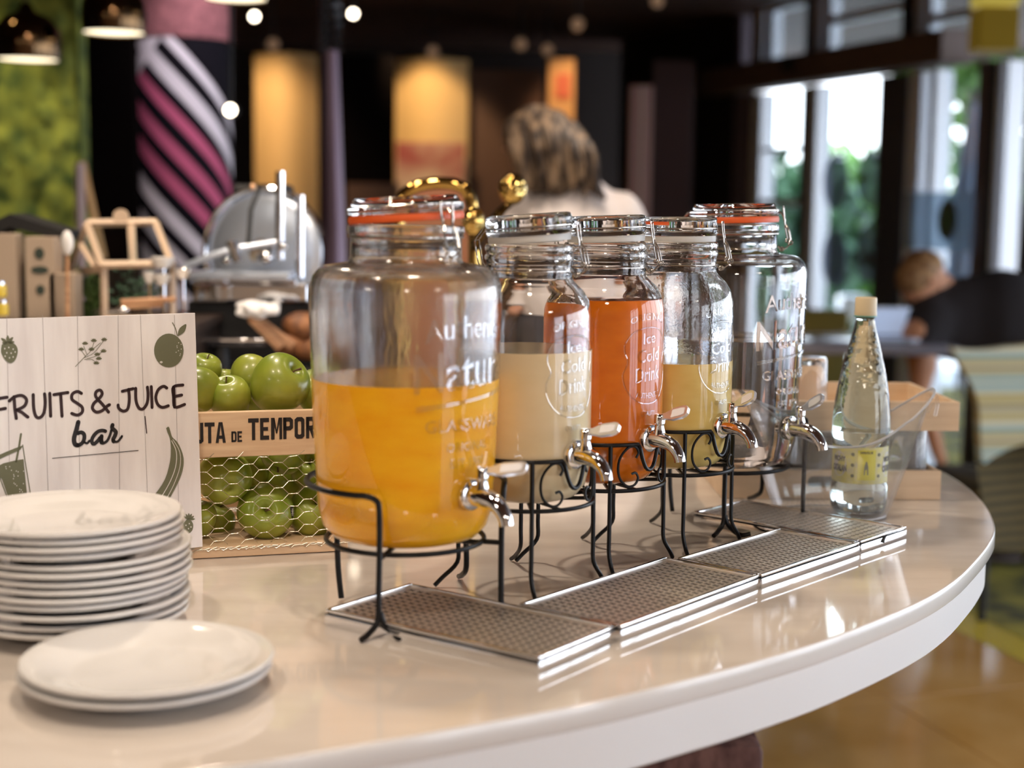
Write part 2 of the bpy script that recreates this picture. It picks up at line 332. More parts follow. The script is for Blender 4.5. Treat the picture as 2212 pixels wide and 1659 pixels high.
# window bays that run on past the right edge of the photograph
s = sof(2190)+.02
MB().box((2.435, 6.05, 1.31), (.62, .4, 2.6)).build('window_pillar', mat('black_pillar', (.012, .012, .013), .6), window, False)
s = s+.7; n = 0; block_m = mat('dark_reflection_block', (.05, .04, .038), .8)
while s < 13.6:
    MB().box(FA+FD*s+V((0, 0, 1.31)), (.07, .08, 2.6), (FD, FN, ZZ)).build('mullion', fr_l, window, False)
    if s > 4.2: MB().box(FA+FD*(s+.55)+V((0, 0, 2.35)), (1.05, .06, .06), (FD, FN, ZZ)).build('transom', fr_l, window, False)
    if 9.4 < s < 10.6: MB().box(FA+FD*(s+.55)+V((0, 0, 1.31)), (1.03, .14, 2.6), (FD, FN, ZZ)).build('pier', block_m, window, False)  # added unseen block that narrows the window reflections on the jars
    s += 1.1; n += 1
MB().box(FA+FD*8.3+V((0, 0, .05)), (10.4, .1, .1), (FD, FN, ZZ)).build('window_sill', fr_l, window, False)
# outside: terrace, hedge, trees
terr = mat('pale_paving', (.66, .64, .61), .8); noise_col(terr, (.56, .54, .52), (.72, .70, .67), 2)
g = MB().add([(-10, 12.4, -.03), (60, 12.4, -.03), (60, -30, -.03), (6.8, -30, -.03), (6.8, -4, -.03), (1.2, 10.8, -.03), (-10, 12.6, -.03), (-10, 70, -.03), (60, 70, -.03)], [(0, 6, 7, 8, 1), (1, 2, 3, 4, 5, 0)])
tag(g.build('terrace', terr, None, False), kind='structure')
leafm = mat('leaves', (.06, .16, .03), .5, Subsurface_Weight=0.0); noise_col(leafm, (.03, .09, .02), (.20, .40, .06), 2.2)
leafd = mat('dark_leaves', (.02, .06, .03), .6); noise_col(leafd, (.012, .04, .02), (.05, .14, .05), 2)
barkm = mat('bark', (.07, .045, .03), .8)
def tree(c, h, r, m, label, cat='tree', trunk=True, sc=1.2):
    t = thing('garden_tree' if trunk else 'clipped_hedge', (c[0], c[1], -.03), label, cat)
    rnd = random.Random(int(c[0]*100+h*7)); b = MB()
    for _ in range(900):
        d = V((rnd.gauss(0, 1), rnd.gauss(0, 1), rnd.gauss(0, 1))).normalized()*(rnd.random()**.4)
        p = V((d.x*r, d.y*r, h-r*sc+d.z*r*sc)); q = V((rnd.gauss(0, 1), rnd.gauss(0, 1), rnd.gauss(0, 1))).normalized(); w = q.orthogonal().normalized(); k = q.cross(w); sz = .10+.08*rnd.random()
        b.add([p-w*sz, p-k*sz*.5, p+w*sz, p+k*sz*.5], [(0, 1, 2, 3)])
    b.build('foliage', m, t, False)
    if trunk:
        MB().tube([(0, 0, 0), (.03, .02, h*.35), (-.02, 0, h*.7)], [.09, .07, .04], 8).build('trunk', barkm, t)
    return t
for px, Y, h, r, m, lab in [(2120, 12.5, 4.4, 1.0, leafm, 'dark green tree seen through the right hand glass bay'),
                            (2190, 14.0, 4.2, 1.2, leafm, 'tree beyond the dark pillar at the right edge'),
                            (1840, 17, 2.25, 1.0, leafm, 'bright green tree seen low through the wide door pane')]:
    p = at(px, 450, Y); tree((p.x, p.y), h, r, m, lab)
for px, Y, h, r, m, lab in [(1690, 16, 2.0, 1.0, leafd, 'dark low hedge seen through the narrow left pane'), (1900, 19, 2.1, 1.2, leafd, 'dark hedge behind the door stile')]:
    p = at(px, 450, Y); tree((p.x, p.y), h, r, m, lab, 'hedge', False, .9)
par = thing('closed_parasol', tuple(at(2092, 420, 11).xy)+(-.03,), 'closed blue grey parasol outside the right hand glass bay', 'parasol')
MB().lathe([(0, 2.25), (.03, 2.2), (.12, 1.5), (.14, .9), (.05, .85), (0, .85)], 16).build('canopy', mat('parasol_cloth', (.22, .30, .45), .8), par); MB().tube([(0, 0, 0), (0, 0, 2.3)], .025).build('pole', fr_d, par)
# ---------------------------------------------------------------- far wall dressing
tan = mat('tan_fabric_panel', (.70, .44, .18), .8); brownp = mat('brown_panel', (.10, .045, .025), .7); blackw = mat('black_partition', (.004, .003, .003), 1, Specular_IOR_Level=0.0)
def slab(name, x0, x1, y0, y1, Y, m, label, cat, th=.05, parent=None):
    a = at(x0, y1, Y); b = at(x1, y0, Y); c = (a+b)/2
    if parent is not None: o = MB().box(c-V(parent.location)+V((0, th/2, 0)), (b.x-a.x, th, b.z-a.z), bev=.003).build(name, m, parent, False); return o
    o = MB().box((0, 0, 0), (b.x-a.x, th, b.z-a.z), bev=.003).build(name, m, None, False); o.location = (c.x, Y+th/2, c.z)
    return tag(o, label, cat)
def floorslab(name, x0, x1, ytop, Y, m, label, cat, th=.06, z0=0):
    a = at(x0, ytop, Y); b = at(x1, ytop, Y)
    o = MB().box((0, 0, (a.z-z0)/2), (b.x-a.x, th, a.z-z0), bev=.003).build(name, m, None, False); o.location = ((a.x+b.x)/2, Y+th/2, z0)
    return tag(o, label, cat) if label else struct(o)
# curved tan screens
def curved(name, xa, xb, ytop, Y, bulge, m, label):
    a = at(xa, ytop, Y); b = at(xb, ytop, Y); w = b.x-a.x; n = 14; h = a.z; fr = []; bk = []
    vs = []
    for k, th in ((0, 0), (1, .03)):
        for i in range(n+1):
            t = i/n; y = -bulge*sin(pi*t)
            for z in (0, h): vs.append((-w/2+w*t, y+th, z))
    fs = []
    for i in range(n):
        q = 2*i; p = 2*(n+1)+2*i
        fs += [(q, q+2, q+3, q+1), (p, p+1, p+3, p+2), (q+1, q+3, p+3, p+1), (q, p, p+2, q+2)]
    fs += [(0, 1, 2*(n+1)+1, 2*(n+1)), (2*n, 2*(n+1)+2*n, 2*(n+1)+2*n+1, 2*n+1)]
    o = MB().add(vs, fs).build(name, m, None, True); o.location = ((a.x+b.x)/2, Y, 0); return tag(o, label, 'screen')
curved('curved_screen', 548, 690, 118, 8.9, .12, tan, 'tall curved tan screen lit from above beside the striped column')
curved('curved_screen', 848, 1012, 128, 9.2, .10, tan, 'tan screen lit by a cone of light above the gold arch')
floorslab('wall_partition_left', 686, 852, 118, 8.6, blackw, None, None)
struct(bpy.data.objects['wall_partition_left']).name = 'wall_partition'
floorslab('low_panel', 748, 862, 395, 8.5, brownp, 'low brown panel left of the lit tan screen', 'panel')
floorslab('wood_panel', 1012, 1175, 150, 9.3, brownp, 'dark brown wood panel behind the woman', 'panel')
w = floorslab('lit_niche', 1186, 1242, 126, 9.0, mat('niche', (.70, .42, .18), .7), 'narrow warm lit niche above the womans hair', 'niche')
po = slab('abstract_poster', 856, 1004, 308, 420, 9.083, mat('poster', (.6, .35, .3), .7), 'reddish abstract poster on the lit tan screen', 'poster', .015)
noise_col(MATS['poster'], (.30, .06, .05), (.55, .36, .24), 3.2, (1, 1, 1), 3, .4, .6)
ac = slab('niche_ornament', 1200, 1232, 160, 212, 8.97, mat('coral', (.62, .14, .07), .6), 'coral red ornament hanging in the narrow lit niche', 'ornament', .03)
dj = thing('panel_joint', tuple(at(1384, 300, 8.6)), 'pinkish brown upright frame with a pale centre line', 'frame')
mv = mat('mauve_brown', (.50, .29, .27), .5); a = at(1362, 185, 8.6); b = at(1409, 185, 8.6); L = dj.location
for x0, x1 in ((1362, 1383), (1387, 1409)):
    p = at(x0, 185, 8.6); q = at(x1, 185, 8.6)
    MB().box(((p.x+q.x)/2-L.x, 0, p.z/2-L.z), (q.x-p.x, .06, p.z), bev=.004).build('stile', mv, dj, False)
MB().box((at(1385, 300, 8.6).x-L.x, -.01, p.z/2-L.z), (.009, .05, p.z)).build('centre_trim', mat('pale_trim', (.85, .70, .62), .4), dj, False)
floorslab('maroon_panel', 1412, 1500, 130, 8.8, mat('maroon', (.035, .008, .008), .6), 'dark maroon wall panel right of the mauve frame', 'panel')
floorslab('wall_partition', 156, 286, -40, 5.6, blackw, None, None)
# moss wall
mossm = mat('moss', (.2, .3, .04), .9); noise_col(mossm, (.025, .055, .010), (.26, .29, .045), 12, (1, 1, 1), 7, .35, .68)
ms = MB(); nx, nz = 60, 70; a = at(-60, 520, 5.1); b = at(158, 0, 5.1); vs = []
for j in range(nz+1):
    for i in range(nx+1):
        x = a.x+(b.x-a.x)*i/nx; z = .9+(CEIL-.9)*j/nz; h = noise.fractal(V((x*9, z*9, 0)), .9, 2, 4); vs.append((x, 5.1-.03*h, z))
ms.add(vs, [(j*(nx+1)+i, j*(nx+1)+i+1, (j+1)*(nx+1)+i+1, (j+1)*(nx+1)+i) for j in range(nz) for i in range(nx)])
ms.box(((a.x+b.x)/2, 5.2, CEIL/2), (b.x-a.x, .1, CEIL))
tag(ms.build('moss_wall', mossm, None), 'green moss covered wall lit yellow at the left edge', 'moss wall')
# striped column
cc = at(392, 400, 6.05); col = thing('round_column', (cc.x, cc.y, 0), 'round column wrapped in black, pink and white diagonal stripes', 'column')
colm = mat('ribbon_print', (.8, .8, .8), .7, Specular_IOR_Level=.05)
_m = colm; tc = nod(_m, 'TexCoord'); sp = nod(_m, 'SeparateXYZ'); at2 = nod(_m, 'Math'); at2.operation = 'ARCTAN2'; ma = nod(_m, 'Math'); ma.operation = 'MULTIPLY_ADD'; mr = nod(_m, 'MapRange'); rp = nod(_m, 'ValToRGB')
lk(_m, tc.outputs['Object'], sp.inputs[0]); neg = nod(_m, 'Math'); neg.operation = 'MULTIPLY'; neg.inputs[1].default_value = -1; lk(_m, sp.outputs['Y'], neg.inputs[0])
lk(_m, sp.outputs['X'], at2.inputs[0]); lk(_m, neg.outputs[0], at2.inputs[1]); lk(_m, at2.outputs[0], ma.inputs[0]); ma.inputs[1].default_value = .00377*57.3; lk(_m, sp.outputs['Z'], ma.inputs[2])
zt = lambda y: at(392, y, 5.85).z
z_hi = zt(20); z_lo = zt(640); mr.inputs['From Min'].default_value = z_hi; mr.inputs['From Max'].default_value = z_lo; lk(_m, ma.outputs[0], mr.inputs[0]); lk(_m, mr.outputs[0], rp.inputs[0]); lk(_m, rp.outputs[0], _m.node_tree.nodes['Principled BSDF'].inputs['Base Color'])
cr = rp.color_ramp; cr.interpolation = 'CONSTANT'; Wc = (.62, .58, .64, 1); Kc = (.006, .005, .008, 1); Pc = (.46, .10, .19, 1)
stops = [(20, Kc), (66, Wc), (94, Kc), (136, Wc), (180, Kc), (214, Pc), (250, Kc), (290, Pc), (328, Kc), (366, Pc), (404, Kc), (444, Wc), (486, Kc), (524, Wc), (556, Kc), (594, Wc)]
ramp(rp, [((y-20)/620, cl) for y, cl in stops], True)
ab = nod(_m, 'Math'); ab.operation = 'MULTIPLY_ADD'; ab.inputs[1].default_value = -.0047*57.3; lk(_m, at2.outputs[0], ab.inputs[0]); lk(_m, sp.outputs['Z'], ab.inputs[2])
cmp_ = nod(_m, 'Math'); cmp_.operation = 'COMPARE'; cmp_.inputs[1].default_value = zt(108)+.122; cmp_.inputs[2].default_value = .040; lk(_m, ab.outputs[0], cmp_.inputs[0])
mxc = nod(_m, 'Mix'); mxc.data_type = 'RGBA'; lk(_m, cmp_.outputs[0], mxc.inputs[0]); lk(_m, rp.outputs[0], mxc.inputs[6]); mxc.inputs[7].default_value = Wc; lk(_m, mxc.outputs[2], _m.node_tree.nodes['Principled BSDF'].inputs['Base Color'])
zs = at(392, 78, 5.85).z
MB().lathe([(0, 0), (.205, 0), (.205, zs), (0, zs)], 48).build('printed_wrap', colm, col)
mauve = mat('mauve_plush', (.20, .07, .08), .9); noise_col(mauve, (.15, .05, .06), (.27, .10, .11), 40)
MB().lathe([(0, zs), (.212, zs), (.212, CEIL), (0, CEIL)], 48).build('mauve_band', mauve, col)
# dark post with coil
pc = at(716, 560, 5.4); post = thing('coiled_post', (pc.x, pc.y, 0), 'dark mauve post with a black coil at its top, right of the column', 'post')
zt_ = at(716, 110, 5.4).z
MB().tube([(0, 0, 0), (0, 0, 1.0), (.01, 0, 1.3), (0, 0, zt_)], [.075, .06, .04, .028], 16).build('shaft', mat('mauve_metal', (.14, .09, .13), .35, .4), post)
MB().tube([(.035*cos(i*.55), .035*sin(i*.55), zt_+i*.0028) for i in range(170)], .008, 6).build('coil', mat('coil_black', (.02, .02, .025), .25), post)
MB().tube([(-.03, 0, zt_), (-.02, 0, CEIL)], .012, 8).build('conduit', blackm, post)
# pendant lamps
brz = mat('dark_gold', (.10, .06, .03), .12, 1); emw = mat('lamp_disc', (1, 1, 1), .5); emw.node_tree.nodes['Principled BSDF'].inputs['Emission Color'].default_value = (1, .86, .60, 1); emw.node_tree.nodes['Principled BSDF'].inputs['Emission Strength'].default_value = 2.2
emw.node_tree.nodes['Principled BSDF'].inputs['Base Color'].default_value = (.9, .8, .6, 1)
for (px, py, Y, lab) in [(60, 130, 4.8, 'leftmost dark gold pendant lamp, hanging lowest'), (246, 72, 4.8, 'dark gold pendant lamp hanging in front of the black panel'), (510, -2, 4.8, 'pendant lamp cut by the top edge above the column')]:
    p = at(px, py, Y); t = thing('pendant_lamp', p, lab, 'lamp')
    MB().lathe([(.098, 0), (.100, .01), (.104, .05), (.098, .10), (.07, .135), (.03, .15), (.012, .18), (0, .18)], 32).build('shade', brz, t)
    MB().lathe([(0, .004), (.095, .004), (.095, .012), (0, .012)], 32).build('diffuser', emw, t)
    MB().tube([(0, 0, .17), (0, 0, CEIL-p.z)], .004, 6).build('cord', blackm, t)
# ceiling spots
em2 = mat('spot_lens', (1, 1, 1), .5); em2.node_tree.nodes['Principled BSDF'].inputs['Emission Color'].default_value = (1, .85, .65, 1); em2.node_tree.nodes['Principled BSDF'].inputs['Emission Strength'].default_value = 14
em3 = mat('dim_lens', (.4, .3, .2), .5); em3.node_tree.nodes['Principled BSDF'].inputs['Emission Color'].default_value = (1, .55, .3, 1); em3.node_tree.nodes['Principled BSDF'].inputs['Emission Strength'].default_value = .12
for (px, py, Y, e, lab) in [(550, 36, 7.4, em2, 'bright ceiling spotlight just right of the column top'), (763, 30, 7.4, em2, 'bright ceiling spotlight right of the black coil'), (498, 238, 5.3, em2, 'small bright lamp on the right side of the column'),
                         (590, 96, 9.0, em3, 'dim ceiling spotlight above the curved tan screen'), (1248, 52, 8.6, em3, 'dim spotlight at the right of the brown ceiling'), (1125, 96, 9.4, em3, 'dim ceiling spotlight above the woman, left one'),
                         (1183, 108, 9.6, em3, 'dim ceiling spotlight above the lit niche'), (1420, 2, 8.2, em3, 'dim spotlight at the top edge of the ceiling'), (935, 112, 9.6, em3, 'faint spotlight over the lit tan screen')]:
    p = at(px, py, Y); t = thing('spotlight', p, lab, 'spotlight'); ax = (XX, ZZ, -YY)
    r = .018 if e is em2 else .035
    MB().lathe([(0, -.05), (r*1.3, -.05), (r*1.3, .012), (r*1.05, .012), (r*1.05, .002), (0, .002)], 20, ax=ax).build('housing', blackm, t)
    MB().lathe([(0, .003), (r, .003), (r*.6, .008), (0, .009)], 20, ax=ax).build('lens', e, t)
    if CEIL-p.z > .03: MB().tube([(0, .02, r), (0, .02, CEIL-p.z)], .006, 6).build('stem', blackm, t)
# yellow shade upper right
p0 = at(2102, 120, 6.6); p1 = at(2186, 120, 6.6)
yl = thing('square_lampshade', ((p0.x+p1.x)/2, 6.6, p0.z), 'olive yellow square hanging lampshade at the upper right', 'lampshade')
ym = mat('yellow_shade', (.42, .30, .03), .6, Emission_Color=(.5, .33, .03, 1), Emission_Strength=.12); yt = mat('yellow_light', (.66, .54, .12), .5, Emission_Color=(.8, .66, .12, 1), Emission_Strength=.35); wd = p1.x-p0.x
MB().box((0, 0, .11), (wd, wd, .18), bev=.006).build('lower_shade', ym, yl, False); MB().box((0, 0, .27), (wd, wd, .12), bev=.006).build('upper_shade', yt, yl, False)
MB().tube([(0, 0, .3), (0, 0, CEIL-p0.z)], .006).build('cord', blackm, yl)
# ================================================================ COUNTER
edge = [(-1.7, 1.10), (-1.3, 1.0), (-.9, 1.01), (-.6, 1.05), (-.4, 1.105), (-.223, 1.176), (-.157, 1.21), (-.04, 1.272), (.088, 1.348), (.188, 1.422), (.27, 1.488), (.361, 1.572), (.481, 1.706), (.56, 1.818), (.63, 1.946), (.675, 2.039), (.705, 2.112), (.728, 2.191),
        (.751, 2.296), (.768, 2.424), (.773, 2.552), (.765, 2.66), (.74, 2.78), (.68, 2.88), (.56, 2.95), (.3, 2.99), (-.4, 3.0), (-1.2, 2.97), (-1.7, 2.9)]
EP = [p for p in smooth_path([(x, y, 0) for x, y in edge], 4)]
def offs(poly, d):
    n = len(poly); out = []
    for i in range(n):
        a = poly[i-1]; b = poly[(i+1) % n]; t = (b-a).normalized(); out.append(poly[i]+V((t.y, -t.x, 0))*d)
    return out
def rings(poly, prof, cap=True):
    m = MB(); n = len(poly); vs = []
    for d, z in prof: vs += [V((p.x, p.y, z)) for p in offs(poly, d)]
    fs = []
    for i in range(len(prof)-1): fs += [(i*n+k, i*n+(k+1) % n, (i+1)*n+(k+1) % n, (i+1)*n+k) for k in range(n)]
    if cap: fs += [tuple(range(n)), tuple(range((len(prof)-1)*n, len(prof)*n))[::-1]]
    return m.add(vs, fs)
cn = thing('buffet_counter', (0, 0, 0), 'curved white stone buffet counter that carries the juice dispensers', 'counter')
rings(EP, [(-.003, TOP), (-.0012, TOP-.0006), (-.0012, TOP-.023), (-.02, TOP-.0245)]).build('worktop', counter_m, cn, angle=8)
rings(EP, [(-.0012, TOP-.0007), (0, TOP-.0028), (0, TOP-.022), (-.002, TOP-.0248), (-.02, TOP-.0249)], False).build('lit_edge', mat('lit_quartz_edge', (.88, .86, .84), .12), cn)  # same quartz as the top; its brighter light is put into this paler copy
rings(EP, [(-.011, TOP-.0252), (-.011, TOP-.080), (-.014, TOP-.083), (-.1, TOP-.083)]).build('apron', lip_m, cn)
pedm = mat('mauve_brown_cloth', (.12, .06, .055), .85); noise_col(pedm, (.07, .03, .03), (.19, .10, .09), 60, (1, 1, .4), 4)
MB().box((-.61, 2.0, .41), (1.76, 1.0, .82), bev=.01).build('pedestal', pedm, cn)
# ================================================================ PLATES
pp = [(0, .003), (.058, .003), (.060, 0), (.065, 0), (.067, .004), (.083, .008), (.103, .013), (.1165, .0170), (.1185, .0185), (.1190, .0205), (.1180, .0222), (.1160, .0224), (.103, .0190), (.084, .0130), (.075, .0085), (.069, .0070), (0, .0066)]
plate = MB().lathe(pp, 96).build('dinner_plate', porcelain)
ordn = ['bottom', 'second from the bottom', 'third from the bottom', 'fourth from the bottom', 'fifth from the bottom', 'sixth from the bottom', 'seventh, the middle one', 'sixth from the top', 'fifth from the top', 'fourth from the top', 'third from the top', 'second from the top', 'topmost']
zz = [0, .0095, .0215, .0315, .0405, .0500, .0590, .0690, .0770, .0885, .0980, .1060, .1150-.0]
rnd = random.Random(3)
for i in range(13):
    o = plate if i == 0 else plate.copy()
    if i: COL.objects.link(o)
    o.location = (-.474+rnd.uniform(-.003, .003)+(.004 if i < 9 else -.003), 1.578+rnd.uniform(-.003, .003), TOP+zz[i]*.93)
    tag(o, 'white dinner plate in the tall stack, '+ordn[i]+(' plate' if 'one' not in ordn[i] else ' plate')+(' with its face showing' if i == 12 else ''), 'plate', 'stacked white dinner plates')
for i, lab in enumerate(['lower of the two white plates lying in front of the stack', 'upper of the two white plates in front, its whole face showing']):
    o = plate.copy(); COL.objects.link(o); o.location = (-.347+.002*i, 1.374, TOP+.0095*i); tag(o, lab, 'plate', 'two loose plates in front')
# ================================================================ DRIP TRAYS
def tray(F, Rr, L, label, slot='s', notch=False):
    """F front corner, Rr right corner, L left corner, all on the top plane"""
    F = V(F); Rr = V(Rr); L = V(L); X = (Rr-F); wx = X.length; X.normalize(); Y = (L-F); wy = Y.length; Y = (Y-X*Y.dot(X)).normalized()
    t = thing('drip_tray', (F.x, F.y, TOP), label, 'drip tray', 'steel drip trays in a row below the taps'); h = .018; w = .0012
    m = MB(); ax = (X, Y, ZZ); c0 = X*(wx/2)+Y*(wy/2)
    m.box(c0+ZZ*.0008, (wx, wy, .0012), ax)
    hw = h-.0052
    m.box(X*(wx/2)+ZZ*hw/2, (wx, w, hw), ax, .0003); m.box(X*(wx/2)+Y*wy+ZZ*hw/2, (wx, w, hw), ax, .0003)
    m.box(Y*(wy/2)+ZZ*hw/2, (w, wy, hw), ax, .0003); m.box(X*wx+Y*(wy/2)+ZZ*hw/2, (w, wy, hw), ax, .0003)
    m.build('pan', steel, t)
    g = MB(); g.box(X*(wx/2)+Y*.0025+ZZ*(h-.0018), (wx, .005, .0036), ax, .001); g.box(X*(wx/2)+Y*(wy-.0025)+ZZ*(h-.0018), (wx, .005, .0036), ax, .001)
    g.box(Y*(wy/2)+X*.0025+ZZ*(h-.0018), (.005, wy-.01, .0036), ax, .001); g.box(Y*(wy/2)+X*(wx-.0025)+ZZ*(h-.0018), (.005, wy-.01, .0036), ax, .001)
    g.build('rim', steel, t)
    # perforated grate: real slots, rows of cells
    q = MB(); mx = .012; nx = max(6, round((wx-2*mx)/.0112)); ny = max(6, round((wy-2*mx)/.0118)); cx = (wx-2*mx)/nx; cy = (wy-2*mx)/ny; zt = h-.0022
    base = [(-.5, -.5), (0, -.5), (.5, -.5), (.5, 0), (.5, .5), (0, .5), (-.5, .5), (-.5, 0)]
    if slot == 's': hole = [(-.40, -.38), (.06, -.40), (.40, -.24), (.20, .02), (.40, .38), (-.06, .40), (-.40, .24), (-.20, -.02)]
    else: hole = [(-.42, -.14), (.02, -.34), (.42, -.14), (.42, .05), (.16, .10), (0, .36), (-.16, .10), (-.42, .05)]
    for i in range(nx):
        for j in range(ny):
            ox = mx+(i+.5)*cx; oy = mx+(j+.5)*cy; sw = 1 if (slot != 's' or i % 2 == 0) else .98
            A = [X*(ox+a*cx)+Y*(oy+b*cy)+ZZ*zt for a, b in base]; B = [X*(ox+a*cx*sw)+Y*(oy+b*cy)+ZZ*zt for a, b in hole]; Cc = [v-ZZ*.0012 for v in B]
            q.add(A+B+Cc, [(k, (k+1) % 8, 8+(k+1) % 8, 8+k) for k in range(8)]+[(8+k, 8+(k+1) % 8, 16+(k+1) % 8, 16+k) for k in range(8)])
    for (a, b, c_, d) in [(.004, wx-.004, .004, mx), (.004, wx-.004, wy-mx, wy-.004), (.004, mx, mx, wy-mx), (wx-mx, wx-.004, mx, wy-mx)]:
        q.add([X*a+Y*c_+ZZ*zt, X*b+Y*c_+ZZ*zt, X*b+Y*d+ZZ*zt, X*a+Y*d+ZZ*zt], [(0, 1, 2, 3)])
    q.build('grate', grate_m, t, False)
    MB().box(c0+ZZ*.0082, (wx-.006, wy-.006, .0130), ax).build('shade_fill', mat('shade_fill_black', (.012, .010, .009), .6), t, False)  # black block fills the hollow tray, standing in for the shade below
    if notch:
        MB().tube([X*(wx*.52)-Y*.0008+ZZ*.0135, X*(wx*.47)-Y*.0009+ZZ*.011, X*(wx*.45)-Y*.0009+ZZ*.007], [.0012, .0024, .003], 8).build('finger_notch', blackm, t)
        MB().box(X*(wx*.75)-Y*.0007+ZZ*.0142, (wx*.42, .0008, .0012), ax).build('seam', blackm, t, False)
    return t
TZ = TOP+.018
def oz(px, py): return onz(px, py, TZ)
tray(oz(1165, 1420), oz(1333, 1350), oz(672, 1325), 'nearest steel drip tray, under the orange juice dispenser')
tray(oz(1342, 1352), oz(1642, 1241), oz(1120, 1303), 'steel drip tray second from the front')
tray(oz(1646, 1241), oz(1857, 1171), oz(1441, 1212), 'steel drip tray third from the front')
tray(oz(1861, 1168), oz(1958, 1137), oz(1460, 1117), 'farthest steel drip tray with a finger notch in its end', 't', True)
# ================================================================ DISPENSERS
def cutprof(prof, level, d):
    out = []
    for i, (r, z) in enumerate(prof):
        if z >= level:
            r0, z0 = prof[i-1]; t = (level-z0)/(z-z0); out.append((r0+(r-r0)*t+d, level)); break
        out.append((max(0, r+(d if z > .004 else 0)), z-(.0006 if d > 0 else 0)))
    return out+[(0, level)]
LO = [(0, 0), (.070, 0), (.084, .005), (.093, .016), (.0985, .036), (.100, .06), (.104, .15), (.1078, .25), (.1080, .272), (.1072, .284), (.1040, .295), (.098, .3025), (.090, .3065), (.078, .3085), (.0685, .3095), (.0640, .3115), (.0625, .316), (.0622, .338), (.0645, .341), (.0655, .345), (.0650, .350), (.0615, .3515)]
LI = [(.0575, .3505), (.0572, .314), (.0585, .308), (.064, .3050), (.078, .3040), (.089, .3020), (.0965, .2975), (.1010, .290), (.1030, .280), (.1032, .270), (.0992, .15), (.0950, .06), (.0930, .036), (.088, .022), (.080, .013), (.066, .010), (0, .009)]
LL = [(0, .352), (.050, .352), (.054, .355), (.056, .361), (.0635, .361), (.0655, .364), (.0650, .369), (.0610, .371), (.0595, .3755), (.0575, .379), (.051, .379), (.048, .373), (0, .372)]
MO = [(0, 0), (.048, 0), (.060, .005), (.070, .017), (.0752, .038), (.0762, .06), (.0762, .205), (.0755, .222), (.072, .238), (.065, .250), (.057, .257), (.0525, .262), (.0515, .267), (.0530, .271), (.0515, .275), (.0515, .283), (.0535, .2865), (.0535, .2905), (.0512, .293), (.0532, .297), (.0532, .302), (.0515, .304)]
MI = [(.0465, .3035), (.0465, .264), (.051, .256), (.061, .247), (.068, .236), (.0712, .221), (.0718, .205), (.0718, .06), (.0706, .040), (.066, .022), (.057, .012), (.046, .008), (0, .007)]
ML = [(0, .302), (.041, .302), (.043, .3115), (.0500, .3115), (.0520, .3145), (.0520, .3195), (.0500, .3210), (.0515, .3230), (.0515, .3325), (.0500, .3355), (.046, .3365), (.0435, .330), (0, .329)]
def wrap(vs, fs, R0, az, s0, h0, dep=0, warp=None):
    out = []
    for v in vs:
        s = v.x+s0; h = v.y+h0
        if warp: h += warp(s)
        a = az+s/R0; r = R0+dep+v.z; out.append((r*cos(a), r*sin(a), h))
    return out, fs
def clasp(big):
    m = MB(); dr = .0115 if big else 0; dh = .047 if big else 0; return dr, dh
